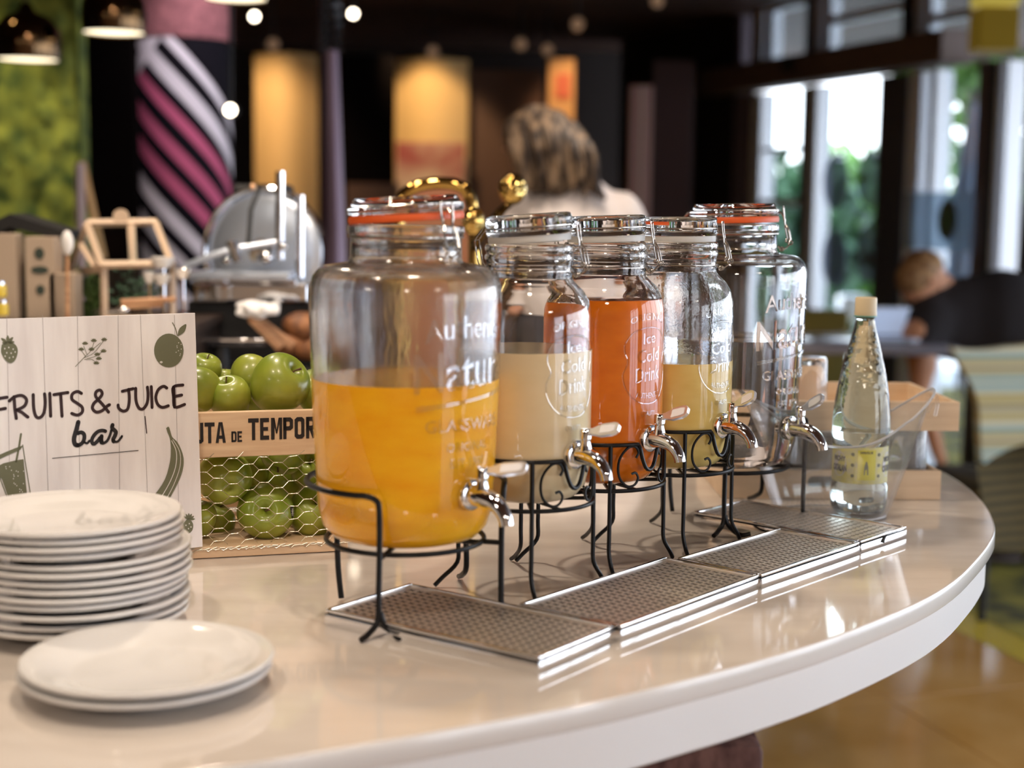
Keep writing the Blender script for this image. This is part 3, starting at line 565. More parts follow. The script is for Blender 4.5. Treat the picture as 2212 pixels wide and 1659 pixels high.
def dispenser(x, y, big, level, liq, label, az, haz, hel, roll, tilt, caz, liqname, gl=glass, emb=True):
    z0 = TOP+(.0875 if big else .1125)
    t = thing('juice_dispenser' if liqname != 'water' else 'water_dispenser', (x, y, z0), label, 'drink dispenser', 'glass drink dispensers in a row')
    O, I, Ld = (LO, LI, LL) if big else (MO, MI, ML)
    MB().lathe(O+I, 96).build('glass_jar', gl, t, angle=60)
    if liqname == 'water':
        pr = [(r+.0002, z) for r, z in I[::-1] if z < level]; pr[0] = (0, pr[0][1])
        MB().lathe(pr+[(.1000, level), (0, level)], 96).build('water', liq, t)
    else: MB().lathe(cutprof(O, level, .0008), 96).build('juice', liq, t, angle=50)
    # lid, tilted a little about its hinge
    th = R(tilt); hz = Ld[0][1]+.008; mx = Matrix.Translation((0, 0, hz+abs(sin(th))*(.058 if big else .046)))@Matrix.Rotation(-th, 4, 'Y')@Matrix.Translation((0, 0, -hz))
    lid = thing_part('lid', t); b = MB().lathe(Ld, 72); b.v = [mx@V(v) for v in b.v]; lo = b.build('lid', glass, t, angle=50)
    bpy.data.objects.remove(lid)
    g = MB().lathe([(.056, .352), (.0640, .352), (.0650, .356), (.0635, .3605), (.056, .3605)] if big else [(.0435, .3035), (.0495, .3035), (.0500, .3075), (.0495, .3112), (.0435, .3112)], 72, closed=True); g.v = [mx@V(v) for v in g.v]
    g.build('gasket', gasket_o if big else gasket_w, t, angle=50)
    dr = .0115 if big else 0; dh = .047 if big else 0; w = .0011 if big else .0009
    # wire clasp
    cz = R(caz); er = V((cos(cz), sin(cz), 0)); et = V((-sin(cz), cos(cz), 0)); P = lambda r, s, h: er*(r+dr)+et*s+ZZ*(h+dh)
    m = MB(); m.tube(arc((0, 0), .0526+dr, 0, 360, .2735+dh if not big else .3385, 48)[:-1], w, 6, closed=True)
    lr = MB().tube(arc((0, 0), .0522+dr*1.02, 0, 360, .3215+dh if not big else .3695, 48)[:-1], w, 6, closed=True); lr.v = [mx@V(v) for v in lr.v]; m.add(lr.v, lr.f)
    m.tube([P(.0585, -.0085, .329), P(.0590, -.0075, .331), P(.0590, .0075, .331), P(.0585, .0085, .329)], w, 6)
    for sg in (-1, 1):
        m.tube(smooth_path([P(.0585, sg*.0085, .329), P(.0605, sg*.0080, .313), P(.0625, sg*.0055, .306), P(.0670, sg*.0085, .297), P(.0705, sg*.0085, .281)], 4), w, 6)
        m.tube(smooth_path([P(.0535, sg*.006, .3235), P(.0600, sg*.0065, .316), P(.0625, sg*.0068, .300), P(.0660, sg*.0070, .284)], 4), w, 6)
        m.tube([P(.0705+.0028*cos(k*.6), sg*.0085, .2785+.0028*sin(k*.6)) for k in range(11)], w, 6)
        m.tube([P(.0660+.0026*cos(k*.6), sg*.0070, .2815+.0026*sin(k*.6)) for k in range(11)], w, 6)
        m.tube(smooth_path([P(.0700, sg*.0080, .2765), P(.0630, sg*.0050, .2700), P(.0580, sg*.0070, .2685), P(.0530, sg*.0090, .2735)], 4), w, 6)
        m.tube([P(.0585+.0026*cos(k*.6), sg*.0065, .2690+.0026*sin(k*.6)) for k in range(11)], w, 6)
    bz = cz+pi; er = V((cos(bz), sin(bz), 0)); et = V((-sin(bz), cos(bz), 0))
    m.tube(smooth_path([P(.0520, -.012, .2735), P(.0600, -.011, .281), P(.0640, -.010, .300), P(.0650, -.009, .308)], 3)+smooth_path([P(.0650, .009, .308), P(.0640, .010, .300), P(.0600, .011, .281), P(.0520, .012, .2735)], 3), w, 6)
    m.tube([P(.0650, -.009, .308), P(.0560, -.0085, .321)], w, 6); m.tube([P(.0650, .009, .308), P(.0560, .0085, .321)], w, 6)
    m.build('wire_clasp', wire_metal, t)
    # tap
    th = R(az); e = V((cos(th), sin(th), 0)); s_ = V((-sin(th), cos(th), 0)); rr = .1005 if big else .0762; hh = .0605 if big else .0600; C0 = e*rr+ZZ*hh
    k = 1.0 if big else .92
    tp = MB(); TP = [(0, 0), (.012, 0), (.024, -.0005), (.036, -.003), (.046, -.009), (.053, -.018), (.0555, -.0265)]
    tp.tube(smooth_path([C0+e*(a*k)+ZZ*(b_*k) for a, b_ in TP], 4), [x*k*1.22 for x in [.0078+.0000*i for i in range(0)]+[(.0082, .0090, .0098, .0100, .0098, .0096, .0094, .0092, .0090, .0088, .0085, .0083, .0080, .0078, .0076, .0074, .0072, .0070, .0068, .0067, .0066, .0065, .0064, .0064, .0064)[i] for i in range(25)]], 20)
    tp.lathe([(0, .004), (.0085, .005), (.0070, .012), (.0058, .018), (.0062, .020), (.0070, .0205), (.0070, .031), (.0060, .0325), (0, .0325)], 20, C0+e*(.019*k)+ZZ*0)
    tap = tp.build('tap', chrome, t)
    MB().lathe([(0, -.002), (.0172, -.002), (.0178, .001), (.0170, .0050), (.0135, .0070), (.009, .0072), (0, .0072)], 28, C0, (s_, ZZ, e)).build('flange', chrome, tap)
    ha = R(haz); he = R(hel); hx = V((cos(ha)*cos(he), sin(ha)*cos(he), sin(he))); hy = V((-sin(ha), cos(ha), 0)); hn = hx.cross(hy); rl = R(roll); hy, hn = hy*cos(rl)+hn*sin(rl), hn*cos(rl)-hy*sin(rl)
    H0 = C0+e*(.019*k)+ZZ*.0275; q = MB(); L = .052*k
    out = [(0, .0045), (.010, .0040), (.018, .0065), (.024, .0085), (L-.008, .0085), (L-.003, .0070), (L, .0035)]
    poly = [(a, -b_) for a, b_ in out]+[(a, b_) for a, b_ in out[::-1]]
    q.prism(poly, H0, hx, hy, .0042, -.0021)
    hd = q.build('handle', satin, tap, False)
    inn = [(.022, .0055), (L-.010, .0055), (L-.005, .004)]; q = MB(); q.prism([(a, -b_) for a, b_ in inn]+[(a, b_) for a, b_ in inn[::-1]], H0, hx, hy, .0052, -.0026)
    q.build('handle_inlay', mat('pale_inlay', (.86, .88, .95), .35), tap, False)
    if liqname == 'water':
        MB().lathe([(0, -.024), (.0085, -.024), (.0085, -.006), (0, -.006)], 20, C0, (s_, ZZ, e)).build('inner_nut', steel, tap)
        MB().lathe([(.009, -.010), (.0165, -.010), (.0165, -.0055), (.009, -.0055)], 24, C0, (s_, ZZ, e), closed=True).build('washer', gasket_w, tap)
    # raised glass lettering on the tap side
    if emb:
        m = MB(); bz = R(az-2)
        def put(s, w_, h_, s0, h0, bold=.01, warp=None, dep=.0016, rr=None):
            vs, fs = text_mb(s, w_, h_, dep, bold, 2); vs, fs = wrap(vs, fs, rr or (.1066 if h0 > .2 else .104 if h0 > .12 else .1025), bz, s0, h0, .0, warp); m.add(vs, fs)
        if big:
            up = lambda s: .06*(s) - 1.2*s*s
            put('Authentic', .115, .024, -.0575, .229, .012, lambda s: -1.6*s*s+.004, rr=.1067)
            put('Natura', .135, .042, -.068, .178, .012, lambda s: s*.06, rr=.1052)
            for k_ in range(2): m.tube([((.1054-.0004*k_)*cos(bz+s/.105), (.1054-.0004*k_)*sin(bz+s/.105), .166-.004*k_+.0+s*.10+(.002 if k_ else 0)*cos(s*20)) for s in [-.066+.132*i/16 for i in range(17)]], .0012, 6)
            put('GLASSWARE', .110, .014, -.055, .132, .01, rr=.1034); put('ORIGINAL', .060, .010, -.030, .110, .01, rr=.1025); put('EST 1990', .050, .010, -.025, .092, .01, rr=.1016)
        else:
            shp = [(0, .104), (.014, .106), (.027, .114), (.036, .127), (.039, .142), (.034, .153), (.033, .160), (.037, .170), (.036, .182), (.026, .194), (.012, .199), (0, .200)]
            shp = shp+[(-a, b_) for a, b_ in shp[-2:0:-1]]; sp_ = smooth_path([(a, b_, 0) for a, b_ in shp+[shp[0]]], 4)[:-1]
            m.tube([(.0764*cos(bz+p.x/.0762), .0764*sin(bz+p.x/.0762), p.y) for p in sp_], .0014, 6, closed=True)
            for tx, w_, h_, h0 in [('Ice', .022, .014, .180), ('Cold', .040, .017, .157), ('Drink', .044, .018, .133)]: put(tx, w_, h_, -w_/2, h0, .014, lambda s: s*.08, .0014, .0764)
            put('ORIGINAL', .060, .009, -.030, .2095, .01, lambda s: -6*s*s, .0014, .0760)
            put('AUTHENTIC', .042, .007, -.021, .112, .01, lambda s: 5.5*s*s-.001, .0014, .0764)
            put('QUALITY', .026, .007, -.013, .088, .01, None, .0014, .0764)
        m.build('embossed_lettering', gl if liqname == 'water' else relief_m, t, False)
    return t
def thing_part(n, p): o = bpy.data.objects.new(n+'_tmp', None); return o
J = [(-.120, 1.658, True), (.019, 1.77, False), (.118, 1.90, False), (.224, 2.015, False), (.323, 2.18, True)]
dispenser(*J[0], .1815, orange_j, 'large glass dispenser half full of orange juice, nearest in the row', -42, -20, 9, 40, 3.6, -48, 'orange', glass_fog)
dispenser(*J[1], .180, peach_j, 'glass dispenser of creamy pale juice, second in the row', -44, -38, 12, 48, 4.2, -14, 'pale')
dispenser(*J[2], .2335, carrot_j, 'glass dispenser full of deep orange carrot juice, in the middle of the row', -44, -46, 17, 55, 2.2, -14, 'carrot')
dispenser(*J[3], .1440, lemon_j, 'glass dispenser half full of cloudy yellow juice, next to the water', -42, -56, 25, 65, .6, -16, 'yellow', glass_dew)
dispenser(*J[4], .187, water, 'large glass dispenser of clear water, farthest in the row', -40, -60, 27, 68, 1.6, -14, 'water', glass)
# ================================================================ IRON STANDS
def cyl(r, a, z): return V((r*cos(R(a)), r*sin(R(a)), z))
def big_stand(x, y, label):
    t = thing('dispenser_stand', (x, y, TOP), label, 'stand', 'black wrought iron dispenser stands'); w = .0034
    m = MB(); r = .1115; zr = .152
    m.tube([cyl(r, a, zr) for a in range(12, 248, 6)], w, 8); m.build('upper_ring', iron, t)
    b = MB(); b.tube([cyl(.090, a, .0845) for a in range(0, 360, 9)], .003, 8, closed=True)
    b.tube([cyl(.090, -100, .0845), cyl(.090, 80, .0845)], .003, 6); b.tube([cyl(.090, -15, .0845), cyl(.090, 165, .0845)], .003, 6); b.build('base_ring', iron, t)
    F = smooth_path([cyl(r, 246, zr), cyl(r+.001, 252, zr+.0005), cyl(r+.002, 258, zr-.003), cyl(r+.002, 260, zr-.014), cyl(r+.001, 260, .09), cyl(r+.004, 260, .05), cyl(r+.007, 260, .020), cyl(r+.016, 257, .008), cyl(r+.030, 255, .0036)], 4)
    MB().tube(F, w, 8).build('leg', iron, t)
    MB().tube(smooth_path([cyl(r+.005, 261, .028), cyl(r+.006, 263, .016), cyl(r+.010, 268, .006), cyl(r+.018, 272, .0036), cyl(r+.020, 277, .006)], 4), w, 8).build('foot_curl', iron, t)
    MB().tube(smooth_path([cyl(r, 10, zr), cyl(r+.001, 0, zr), cyl(r+.002, -8, zr-.002), cyl(r+.002, -11, zr-.014), cyl(r+.001, -12, .10), cyl(r+.001, -12, .03), cyl(r+.002, -12, .0036)], 4), w, 8).build('leg', iron, t)
    MB().tube(smooth_path([cyl(.0895, 157, .0845), cyl(.088, 157, .04), cyl(.083, 158, .0036)], 3), w, 8).build('leg', iron, t)
    for a, ex in ((52, .04),):
        MB().tube(smooth_path([cyl(.0895, a, .0845), cyl(r-.006, a, .075), cyl(r-.002, a, .030), cyl(r+(.012 if ex > 0 else -.008), a+(8 if ex > 0 else 0), .014), cyl(r+ex, a+16 if ex > .02 else a, .0036)], 4), w, 8).build('leg', iron, t)
    for a in (-100, -12): MB().tube([cyl(.088, a, .0845), cyl(.1125, a, .0845)], .003, 6).build('bracket', iron, t)
    return t
big_stand(J[0][0], J[0][1], 'black iron stand under the orange juice dispenser, nearest')
big_stand(J[4][0], J[4][1], 'black iron stand under the water dispenser, farthest')
def small_stand(x, y, label, rot=0):
    t = thing('dispenser_stand', (x, y, TOP), label, 'stand', 'black wrought iron dispenser stands'); r = .0815; w = .0027; zu = .167; zl = .109
    U = [(-60, zu), (-57.5, zu-.006), (-55, zu-.018), (-51, zu-.030), (-46, zu-.034), (-41, zu-.030), (-37, zu-.018), (-34.5, zu-.006), (-32, zu)]
    top = [cyl(r, a, z) for a, z in U]+[cyl(r, a, zu) for a in range(-26, 298, 6)]
    MB().tube(smooth_path(top+[top[0]], 2)[:-1], w, 8, closed=True).build('upper_ring', iron, t)
    b = MB(); b.tube([cyl(r, a, zl) for a in range(0, 360, 8)], w, 8, closed=True)
    for a in (-86, 4): b.tube([cyl(r, a, zl), cyl(r, a+180, zl)], .0024, 6)
    for a in (-60, -20, 30, 60): b.tube([cyl(r, a, zl), cyl(r, a+180-2*0, zl)], .0022, 6) if a in (-60, 30) else None
    b.build('base_ring', iron, t)
    for a, kick in ((-86, .006), (4, .016), (94, .045), (184, .03)):
        MB().tube(smooth_path([cyl(r, a, zu), cyl(r+.0005, a, zl), cyl(r+.001, a, .055), cyl(r+.002, a, .030), cyl(r+kick*.6+.002, a+2, .012), cyl(r+kick, a+4, .003)], 4), w, 8).build('leg', iron, t)
    S = [(-62, .150), (-59.5, .157), (-63, .1645), (-70, .1635), (-77, .152), (-79, .138), (-77, .124), (-70, .1145), (-63, .116), (-59.5, .124), (-62, .131), (-66, .130)]
    for mir, c0, dr in ((0, 0, 0), (1, 0, 0), (0, 92, 0), (1, 92, 0)):
        MB().tube(smooth_path([cyl(r, (-92-a if mir else a)+c0, z) for a, z in S], 4), .0017, 6).build('scroll', iron, t)
    return t
small_stand(J[1][0], J[1][1], 'black iron scrollwork stand under the creamy pale juice')
small_stand(J[2][0], J[2][1], 'black iron scrollwork stand under the carrot juice')
small_stand(J[3][0], J[3][1], 'black iron scrollwork stand under the cloudy yellow juice')
# ================================================================ FRUIT CRATE
CU = V((cos(R(16)), sin(R(16)), 0)); CNn = V((sin(R(16)), -cos(R(16)), 0)); FC = V((-.3325, 1.925, TOP)); CA = (CU, -CNn, ZZ)
cr_ = thing('fruit_crate', tuple(FC), 'pale pine fruit crate with a chicken wire front and stencilled top board', 'crate')
def cb(name, s0, s1, d0, d1, z0, z1, m=pine, parent=cr_, bev=.0012):
    return MB().box(CU*((s0+s1)/2)-CNn*((d0+d1)/2)+ZZ*((z0+z1)/2), (s1-s0, d1-d0, z1-z0), CA, bev).build(name, m, parent, False)
nb = cb('name_board', -.26, .115, -.006, .006, .1315, .191)
cb('bottom_rail', -.26, .115, -.018, .006, .001, .0155)
cb('floor_board', -.255, .11, .006, .22, .003, .0125)
for i in range(4): cb('back_slat', -.255, .11, .212, .220, .02+i*.045, .055+i*.045)
for s in (-.26, .108):
    for i in range(3): cb('side_slat', s, s+.008, .008, .212, .016+i*.06, .066+i*.06)
for s in (-.252, .092):
    cb('corner_post', s, s+.016, .006, .022, .0125, .19)
def crate_text(s, xa, xb, ya, yb, bold):
    """fit lettering between photo columns xa..xb on the board face"""
    A = onpl(xa, yb, FC+CNn*.0062, CNn); B = onpl(xb, yb, FC+CNn*.0062, CNn); C = onpl(xa, ya, FC+CNn*.0062, CNn)
    w = (B-A).length; h = (C-A).length; sa = (A-FC).dot(CU); za = (A-FC).z; n = len(s); adv = w/(n-.14); gw = adv*.86; m = MB(); t = gw*.33; th = h*.19
    def q(*p): m.add([CU*(sa+x0+x)+CNn*.0066+ZZ*(za+y) for x, y in p], [tuple(range(len(p)))])
    def rc(x, y, X_, Y_): q((x, y), (X_, y), (X_, Y_), (x, Y_))
    def rg(x, y, X_, Y_, cl=True):  # ring with cut corners; cl False keeps the left corners square
        c = gw*.24; ci = c*.35; lc = c if cl else 0; li = ci if cl else 0
        O = [(x+lc, y), (X_-c, y), (X_, y+c), (X_, Y_-c), (X_-c, Y_), (x+lc, Y_), (x, Y_-lc), (x, y+lc)]
        a, b_, c_, d = x+t, y+th, X_-t, Y_-th; I = [(a+li, b_), (c_-ci, b_), (c_, b_+ci), (c_, d-ci), (c_-ci, d), (a+li, d), (a, d-li), (a, b_+li)]
        for k in range(8): q(O[k], O[(k+1) % 8], I[(k+1) % 8], I[k])
    for i, ch in enumerate(s):
        x0 = i*adv
        if ch in 'EFPRDU': rc(0, 0 if ch != 'U' else gw*.24, t, h)
        if ch in 'EF': rc(t, h-th, gw*.9, h); rc(t, h*.5-th*.45, gw*.8, h*.5+th*.45)
        if ch == 'E': rc(t, 0, gw*.9, th)
        if ch == 'T': rc(-gw*.03, h-th, gw*1.03, h); rc(gw/2-t/2, 0, gw/2+t/2, h-th)
        if ch in 'PR': rg(0, h*.40, gw, h, False)
        if ch == 'R': q((gw*.34, h*.42), (gw*.66, h*.46), (gw*1.02, 0), (gw*1.02-t*1.05, 0))
        if ch == 'D': rg(0, 0, gw, h, False)
        if ch == 'O': rg(0, 0, gw, h)
        if ch == 'U': rc(gw-t, gw*.24, gw, h); q((0, gw*.24), (gw*.24, 0), (gw*.76, 0), (gw, gw*.24), (gw-t, gw*.24+th*.3), (gw-t-gw*.06, th), (t+gw*.06, th), (t, gw*.24+th*.3))
        if ch == 'A': q((-gw*.04, 0), (-gw*.04+t*.95, 0), (gw*.5+t*.12, h), (gw*.5-t*.62, h)); q((gw*1.04, 0), (gw*.5+t*.62, h), (gw*.5-t*.12, h), (gw*1.04-t*.95, 0)); rc(gw*.2, h*.2, gw*.8, h*.2+th*.8)
        if ch == 'M': rc(-gw*.06, 0, t*.86, h); rc(gw-t*.86+gw*.06, 0, gw*1.06, h); q((-gw*.06+t*.5, h), (t*.9, h), (gw*.5+t*.2, h*.28), (gw*.5-t*.2, h*.28)); q((gw-t*.9, h), (gw*1.06-t*.5, h), (gw*.5+t*.2, h*.28), (gw*.5-t*.2, h*.28))
    o = m.build('lettering', dkprint, nb, False)
crate_text('FRUTA', 371, 487, 915, 960, .008); crate_text('DE', 500, 524, 932, 955, .02); crate_text('TEMPORADA', 537, 755, 904, 951, .004)
# chicken wire
wm = mat('galvanised_wire', (.72, .68, .58), .3, .9)
m = MB(); rnd = random.Random(5); px_ = .0196; pz_ = .0168; vw = {}
def node(i, j, k):  # two nodes per cell
    key = (i, j, k)
    if key not in vw:
        s = -.25+i*px_; z = .004+j*pz_+(pz_/2 if i % 2 else 0)
        s += .0055*(1 if k else -1); vw[key] = CU*(s+rnd.uniform(-.0008, .0008))+CNn*(.0075+.003*sin(i*.9+j*.7)+rnd.uniform(0, .0015)+(.010 if j < 0 else 0))+ZZ*(max(.0005, z)+rnd.uniform(-.0006, .0006))
    return vw[key]
for i in range(19):
    for j in range(9):
        a = node(i, j, 0); b = node(i, j, 1); n = 7; mid = [a.lerp(b, t/n)+CNn*.0006*sin(t*2.6)+ZZ*.0005*cos(t*2.6) for t in range(n+1)]
        if a.z > .136: continue
        m.tube(mid, .0004, 4, caps=False); m.tube([p-CNn*.0008*sin(k*2.6)-ZZ*.0009*cos(k*2.6) for k, p in enumerate(mid)], .0004, 4, caps=False)
        if i < 18:
            for jj in ((j, j-1) if i % 2 == 0 else (j+1, j)):
                if 0 <= jj < 9: m.tube([b, node(i+1, jj, 0)], .0004, 4, caps=False)
for i in range(38):
    s = -.25+i*.0098; m.tube([CU*s+CNn*.0185+ZZ*(.013+.001*sin(i)), CU*(s+.007)+CNn*.019+ZZ*(.0145+.001*cos(i*2))], .0008, 4)
for i in range(37):
    s = -.25+i*.0098; m.tube([CU*s+CNn*.0185+ZZ*.013, CU*(s+.0049)+CNn*.0188+ZZ*(.011+.0015*sin(i*3)), CU*(s+.0098)+CNn*.0185+ZZ*.013], .0005, 4)
wo = m.build('wire_mesh', wm, cr_); wo['kind'] = 'stuff'
# ================================================================ APPLES
AP = [(0, -.78), (.10, -.80), (.22, -.92), (.36, -.97), (.55, -.90), (.76, -.66), (.93, -.28), (1.0, .08), (.97, .40), (.84, .68), (.64, .86), (.44, .93), (.27, .90), (.14, .80), (.05, .68), (0, .64)]
def mk_apple(seed):
    rnd = random.Random(seed); b = MB().lathe([(r, z*.93) for r, z in smooth2(AP)], 36); o = []
    p1, p2 = rnd.uniform(0, 6), rnd.uniform(0, 6)
    for v in b.v:
        a = math.atan2(v[1], v[0]); k = 1+.018*sin(5*a+p1)*(1-v[2])*.5+.02*sin(2*a+p2); o.append((v[0]*k, v[1]*k, v[2]+.02*sin(a+p1)))
    b.v = o; return b
def smooth2(p): return [(max(0, q.x), q.y) for q in smooth_path([(a, b, 0) for a, b in p], 3)]
def apple(px, py, d, dpx, label, rot=(0, 0, 0), seed=1):
    P = onpl(px, py, FC-CNn*d, CNn); r = dpx/2*(P-EYE).dot(FW)/FPX
    t = thing('green_apple', tuple(P), label, 'apple', 'green apples in the fruit crate'); t.rotation_euler = tuple(R(a) for a in rot)
    b = mk_apple(seed); b.v = [tuple(x*r for x in v) for v in b.v]; b.build('apple_body', apple_m, t)
    MB().tube([(0, 0, r*.58), (r*.05, 0, r*.8), (r*.14, r*.03, r*.98)], [r*.035, r*.03, r*.045], 6).build('stem', stem_m, t)
    return t
AL = [(603, 830, .055, 131, 'biggest green apple on top, its stem to the upper right', (18, 46, 0)),
      (541, 812, .115, 92, 'green apple half hidden behind the biggest one, hollow stem end showing', (-50, 20, 0)),
      (495, 858, .050, 96, 'rounded green apple lying low on the stencilled board', (10, -20, 40)),
      (424, 842, .050, 104, 'green apple cut by the right edge of the sign, front one', (0, 30, 90)),
      (441, 800, .125, 76, 'green apple behind the one beside the sign', (20, 0, 50)),
      (484, 822, .145, 56, 'small pale apple top far back between two others', (0, 0, 0)),
      (684, 846, .070, 96, 'green apple partly hidden behind the orange juice jar, top row', (30, 10, 0)),
      (560, 862, .10, 80, 'green apple in shadow under the biggest one', (0, 60, 30)),
      (486, 1034, .050, 118, 'large green apple behind the wire, upper left beside the sign', (-70, -60, 0)),
      (574, 1105, .048, 122, 'green apple behind the wire with a small black sticker', (76, 0, 8)),
      (462, 1128, .11, 90, 'shaded green apple low behind the wire', (0, 20, 0)),
      (425, 1120, .055, 84, 'green apple behind the wire at the lower edge of the sign', (10, 0, 40)),
      (676, 1108, .060, 112, 'green apple behind the wire next to the orange juice jar', (40, 20, 0)),
      (612, 975, .075, 98, 'green apple just below the stencilled board', (150, 20, 0)),
      (672, 1010, .115, 96, 'dim green apple far back behind the wire on the right', (60, 0, 0)),
      (540, 1010, .15, 90, 'dark green apple deep in the middle of the crate', (0, 90, 0)),
      (610, 1040, .16, 90, 'deeply shaded apple behind the stickered one', (0, 90, 0))]
for i, (px, py, d, dp, lab, rot) in enumerate(AL):
    a = apple(px, py, d, dp, lab, rot, i)
    if 'sticker' in lab and 'small black' in lab: stk = a
# oval sticker
bpy.context.view_layer.update()
P = V(stk.location); r = 61*(P-EYE).dot(FW)/FPX; n = (CU*.80+CNn*.58+ZZ*.06).normalized(); inv = stk.matrix_world.to_3x3().inverted()
c0 = n*(r*1.04); s1 = (-n.cross(ZZ)).normalized(); s2 = n.cross(s1); s2 = s2 if s2.z > 0 else -s2
b = MB().lathe([(0, .0012), (.6, .0011), (1, .0002), (1, -.001)], 24, c0, (s1*.0062, s2*.0085, n)); b.v = [tuple(inv@V(v)) for v in b.v]
b.build('oval_sticker', dkprint, stk)
b = MB()
for k in range(4):
    a = k*pi/4+.3; d = s1*cos(a)*.0040+s2*sin(a)*.0055; b.tube([c0-d+n*.0014, c0+d+n*.0014], .00025, 5)
b.v = [tuple(inv@V(v)) for v in b.v]; b.build('sticker_emblem', porcelain, stk)
# ================================================================ SIGN
SA = R(33); SU = V((cos(SA), sin(SA), 0)); SW = V((-sin(SA)*.05, cos(SA)*.05, 1)).normalized(); SN = SU.cross(SW).normalized()
if SN.y > 0: SN = -SN
SP = onz(438, 1181, TOP+.017)
sg = thing('menu_sign', tuple(SP), 'square whitewashed board sign reading fruits and juice bar', 'sign')
sb = mat('whitewashed_board', (.80, .79, .80), .55)
_m = sb; noise_col(sb, (.78, .76, .79), (.95, .95, .98), 5, (6, 6, .8), 6, .3, .6)
MB().box(SU*-.1545+SW*.152-SN*.0016, (.309, .0030, .304), (SU, -SN, SW), .0004).build('board', sb, sg, False)
MB().box(SU*-.17+SN*.006*0-V((0, 0, .0085))-SN*.006, (.25, .02, .017), (SU, SN, ZZ), .001).build('foot_batten', pine, sg, False)
def Z5(zx, zy): # coordinates read off an enlarged view of the board
    p = onpl(zx/2.765, 650+zy/2.765, SP+SN*.0002, SN)-SP; return (p.dot(SU), p.dot(SW))
olive = mat('olive_print', (.16, .17, .105), .6); ink = mat('plum_ink', (.035, .016, .020), .6); paper = mat('print_white', (.72, .72, .70), .6); thin = mat('faint_grey_print', (.36, .34, .35), .6)
art = {}
def strk(grp, pts, w, m, sm=4):
    P = [Z5(*p) for p in pts]; P = [V((a, b, 0)) for a, b in P]
    if sm and len(P) > 2: P = smooth_path(P, sm)
    w = w/2/2.765/1700; mb = art.setdefault((grp, m.name), (MB(), m))[0]; lay = {'a': .0003, 'b': .0005, 'c': .0007}[grp[0]]; n = len(P); Ls = []; Rs = []
    for i in range(n):
        t = (P[min(i+1, n-1)]-P[max(i-1, 0)]); t = t.normalized() if t.length > 1e-9 else V((1, 0, 0)); nn = V((-t.y, t.x, 0))*w; Ls.append(P[i]+nn); Rs.append(P[i]-nn)
    for i in range(n-1): mb.add([SU*q.x+SW*q.y+SN*lay for q in (Ls[i], Ls[i+1], Rs[i+1], Rs[i])], [(0, 1, 2, 3)])
    for e in (P[0], P[-1]): mb.add([SU*(e.x+w*cos(k*pi/5))+SW*(e.y+w*sin(k*pi/5))+SN*lay for k in range(10)], [tuple(range(10))])
def fill(grp, pts, m, sm=0):
    P = [V((*Z5(*p), 0)) for p in pts]
    if sm: P = smooth_path(P+[P[0]], sm)[:-1]
    lay = {'a': .0003, 'b': .0005, 'c': .0007}[grp[0]]
    art.setdefault((grp, m.name), (MB(), m))[0].add([SU*q.x+SW*q.y+SN*lay for q in P], [tuple(range(len(P)))])
def oval(cx, cy, rx, ry, rot=0, n=28): return [(cx+rx*cos(2*pi*k/n)*cos(rot)-ry*sin(2*pi*k/n)*sin(rot), cy+rx*cos(2*pi*k/n)*sin(rot)+ry*sin(2*pi*k/n)*cos(rot)) for k in range(n)]
def leaf(x0, y0, x1, y1, w):
    dx, dy = x1-x0, y1-y0; L = math.hypot(dx, dy); nx, ny = -dy/L*w, dx/L*w
    return [(x0, y0), (x0+dx*.3+nx*.8, y0+dy*.3+ny*.8), (x0+dx*.6+nx, y0+dy*.6+ny), (x1, y1), (x0+dx*.6-nx, y0+dy*.6-ny), (x0+dx*.3-nx*.8, y0+dy*.3-ny*.8)]
G = 'b_headline'
for s in [[(-38, 590), (-30, 740)], [(-38, 592), (0, 582), (42, 575)], [(-34, 655), (0, 648), (32, 642)],
          [(83, 572), (88, 640), (97, 702)], [(55, 598), (85, 574), (130, 565), (158, 590), (145, 628), (98, 652)], [(100, 652), (130, 665), (166, 694)],
          [(198, 560), (201, 640), (215, 690), (240, 696), (262, 668), (270, 610), (266, 555)], [(297, 552), (302, 688)], [(322, 560), (405, 547)], [(362, 556), (370, 688)],
          [(486, 552), (462, 541), (432, 556), (430, 588), (462, 612), (490, 635), (490, 665), (462, 682), (428, 672)],
          [(648, 664), (612, 618), (572, 572), (575, 542), (598, 533), (610, 555), (590, 585), (560, 612), (552, 642), (575, 664), (610, 655), (640, 628), (654, 620)],
          [(730, 540), (795, 524)], [(768, 528), (772, 590), (762, 645), (735, 658), (710, 642), (705, 622)],
          [(810, 522), (812, 595), (830, 640), (855, 644), (878, 610), (884, 560), (880, 515)], [(903, 512), (908, 636)],
          [(996, 520), (975, 510), (945, 530), (930, 575), (942, 618), (970, 636), (1005, 626)],
          [(1092, 502), (1035, 514), (1036, 570), (1044, 634), (1102, 618)], [(1038, 572), (1085, 562)]]:
    strk(G, s, 18, ink, 4 if len(s) > 3 else 0)
strk(G, [(1038, 514), (1042, 634)], 18, ink, 0)
G = 'b_script_word'
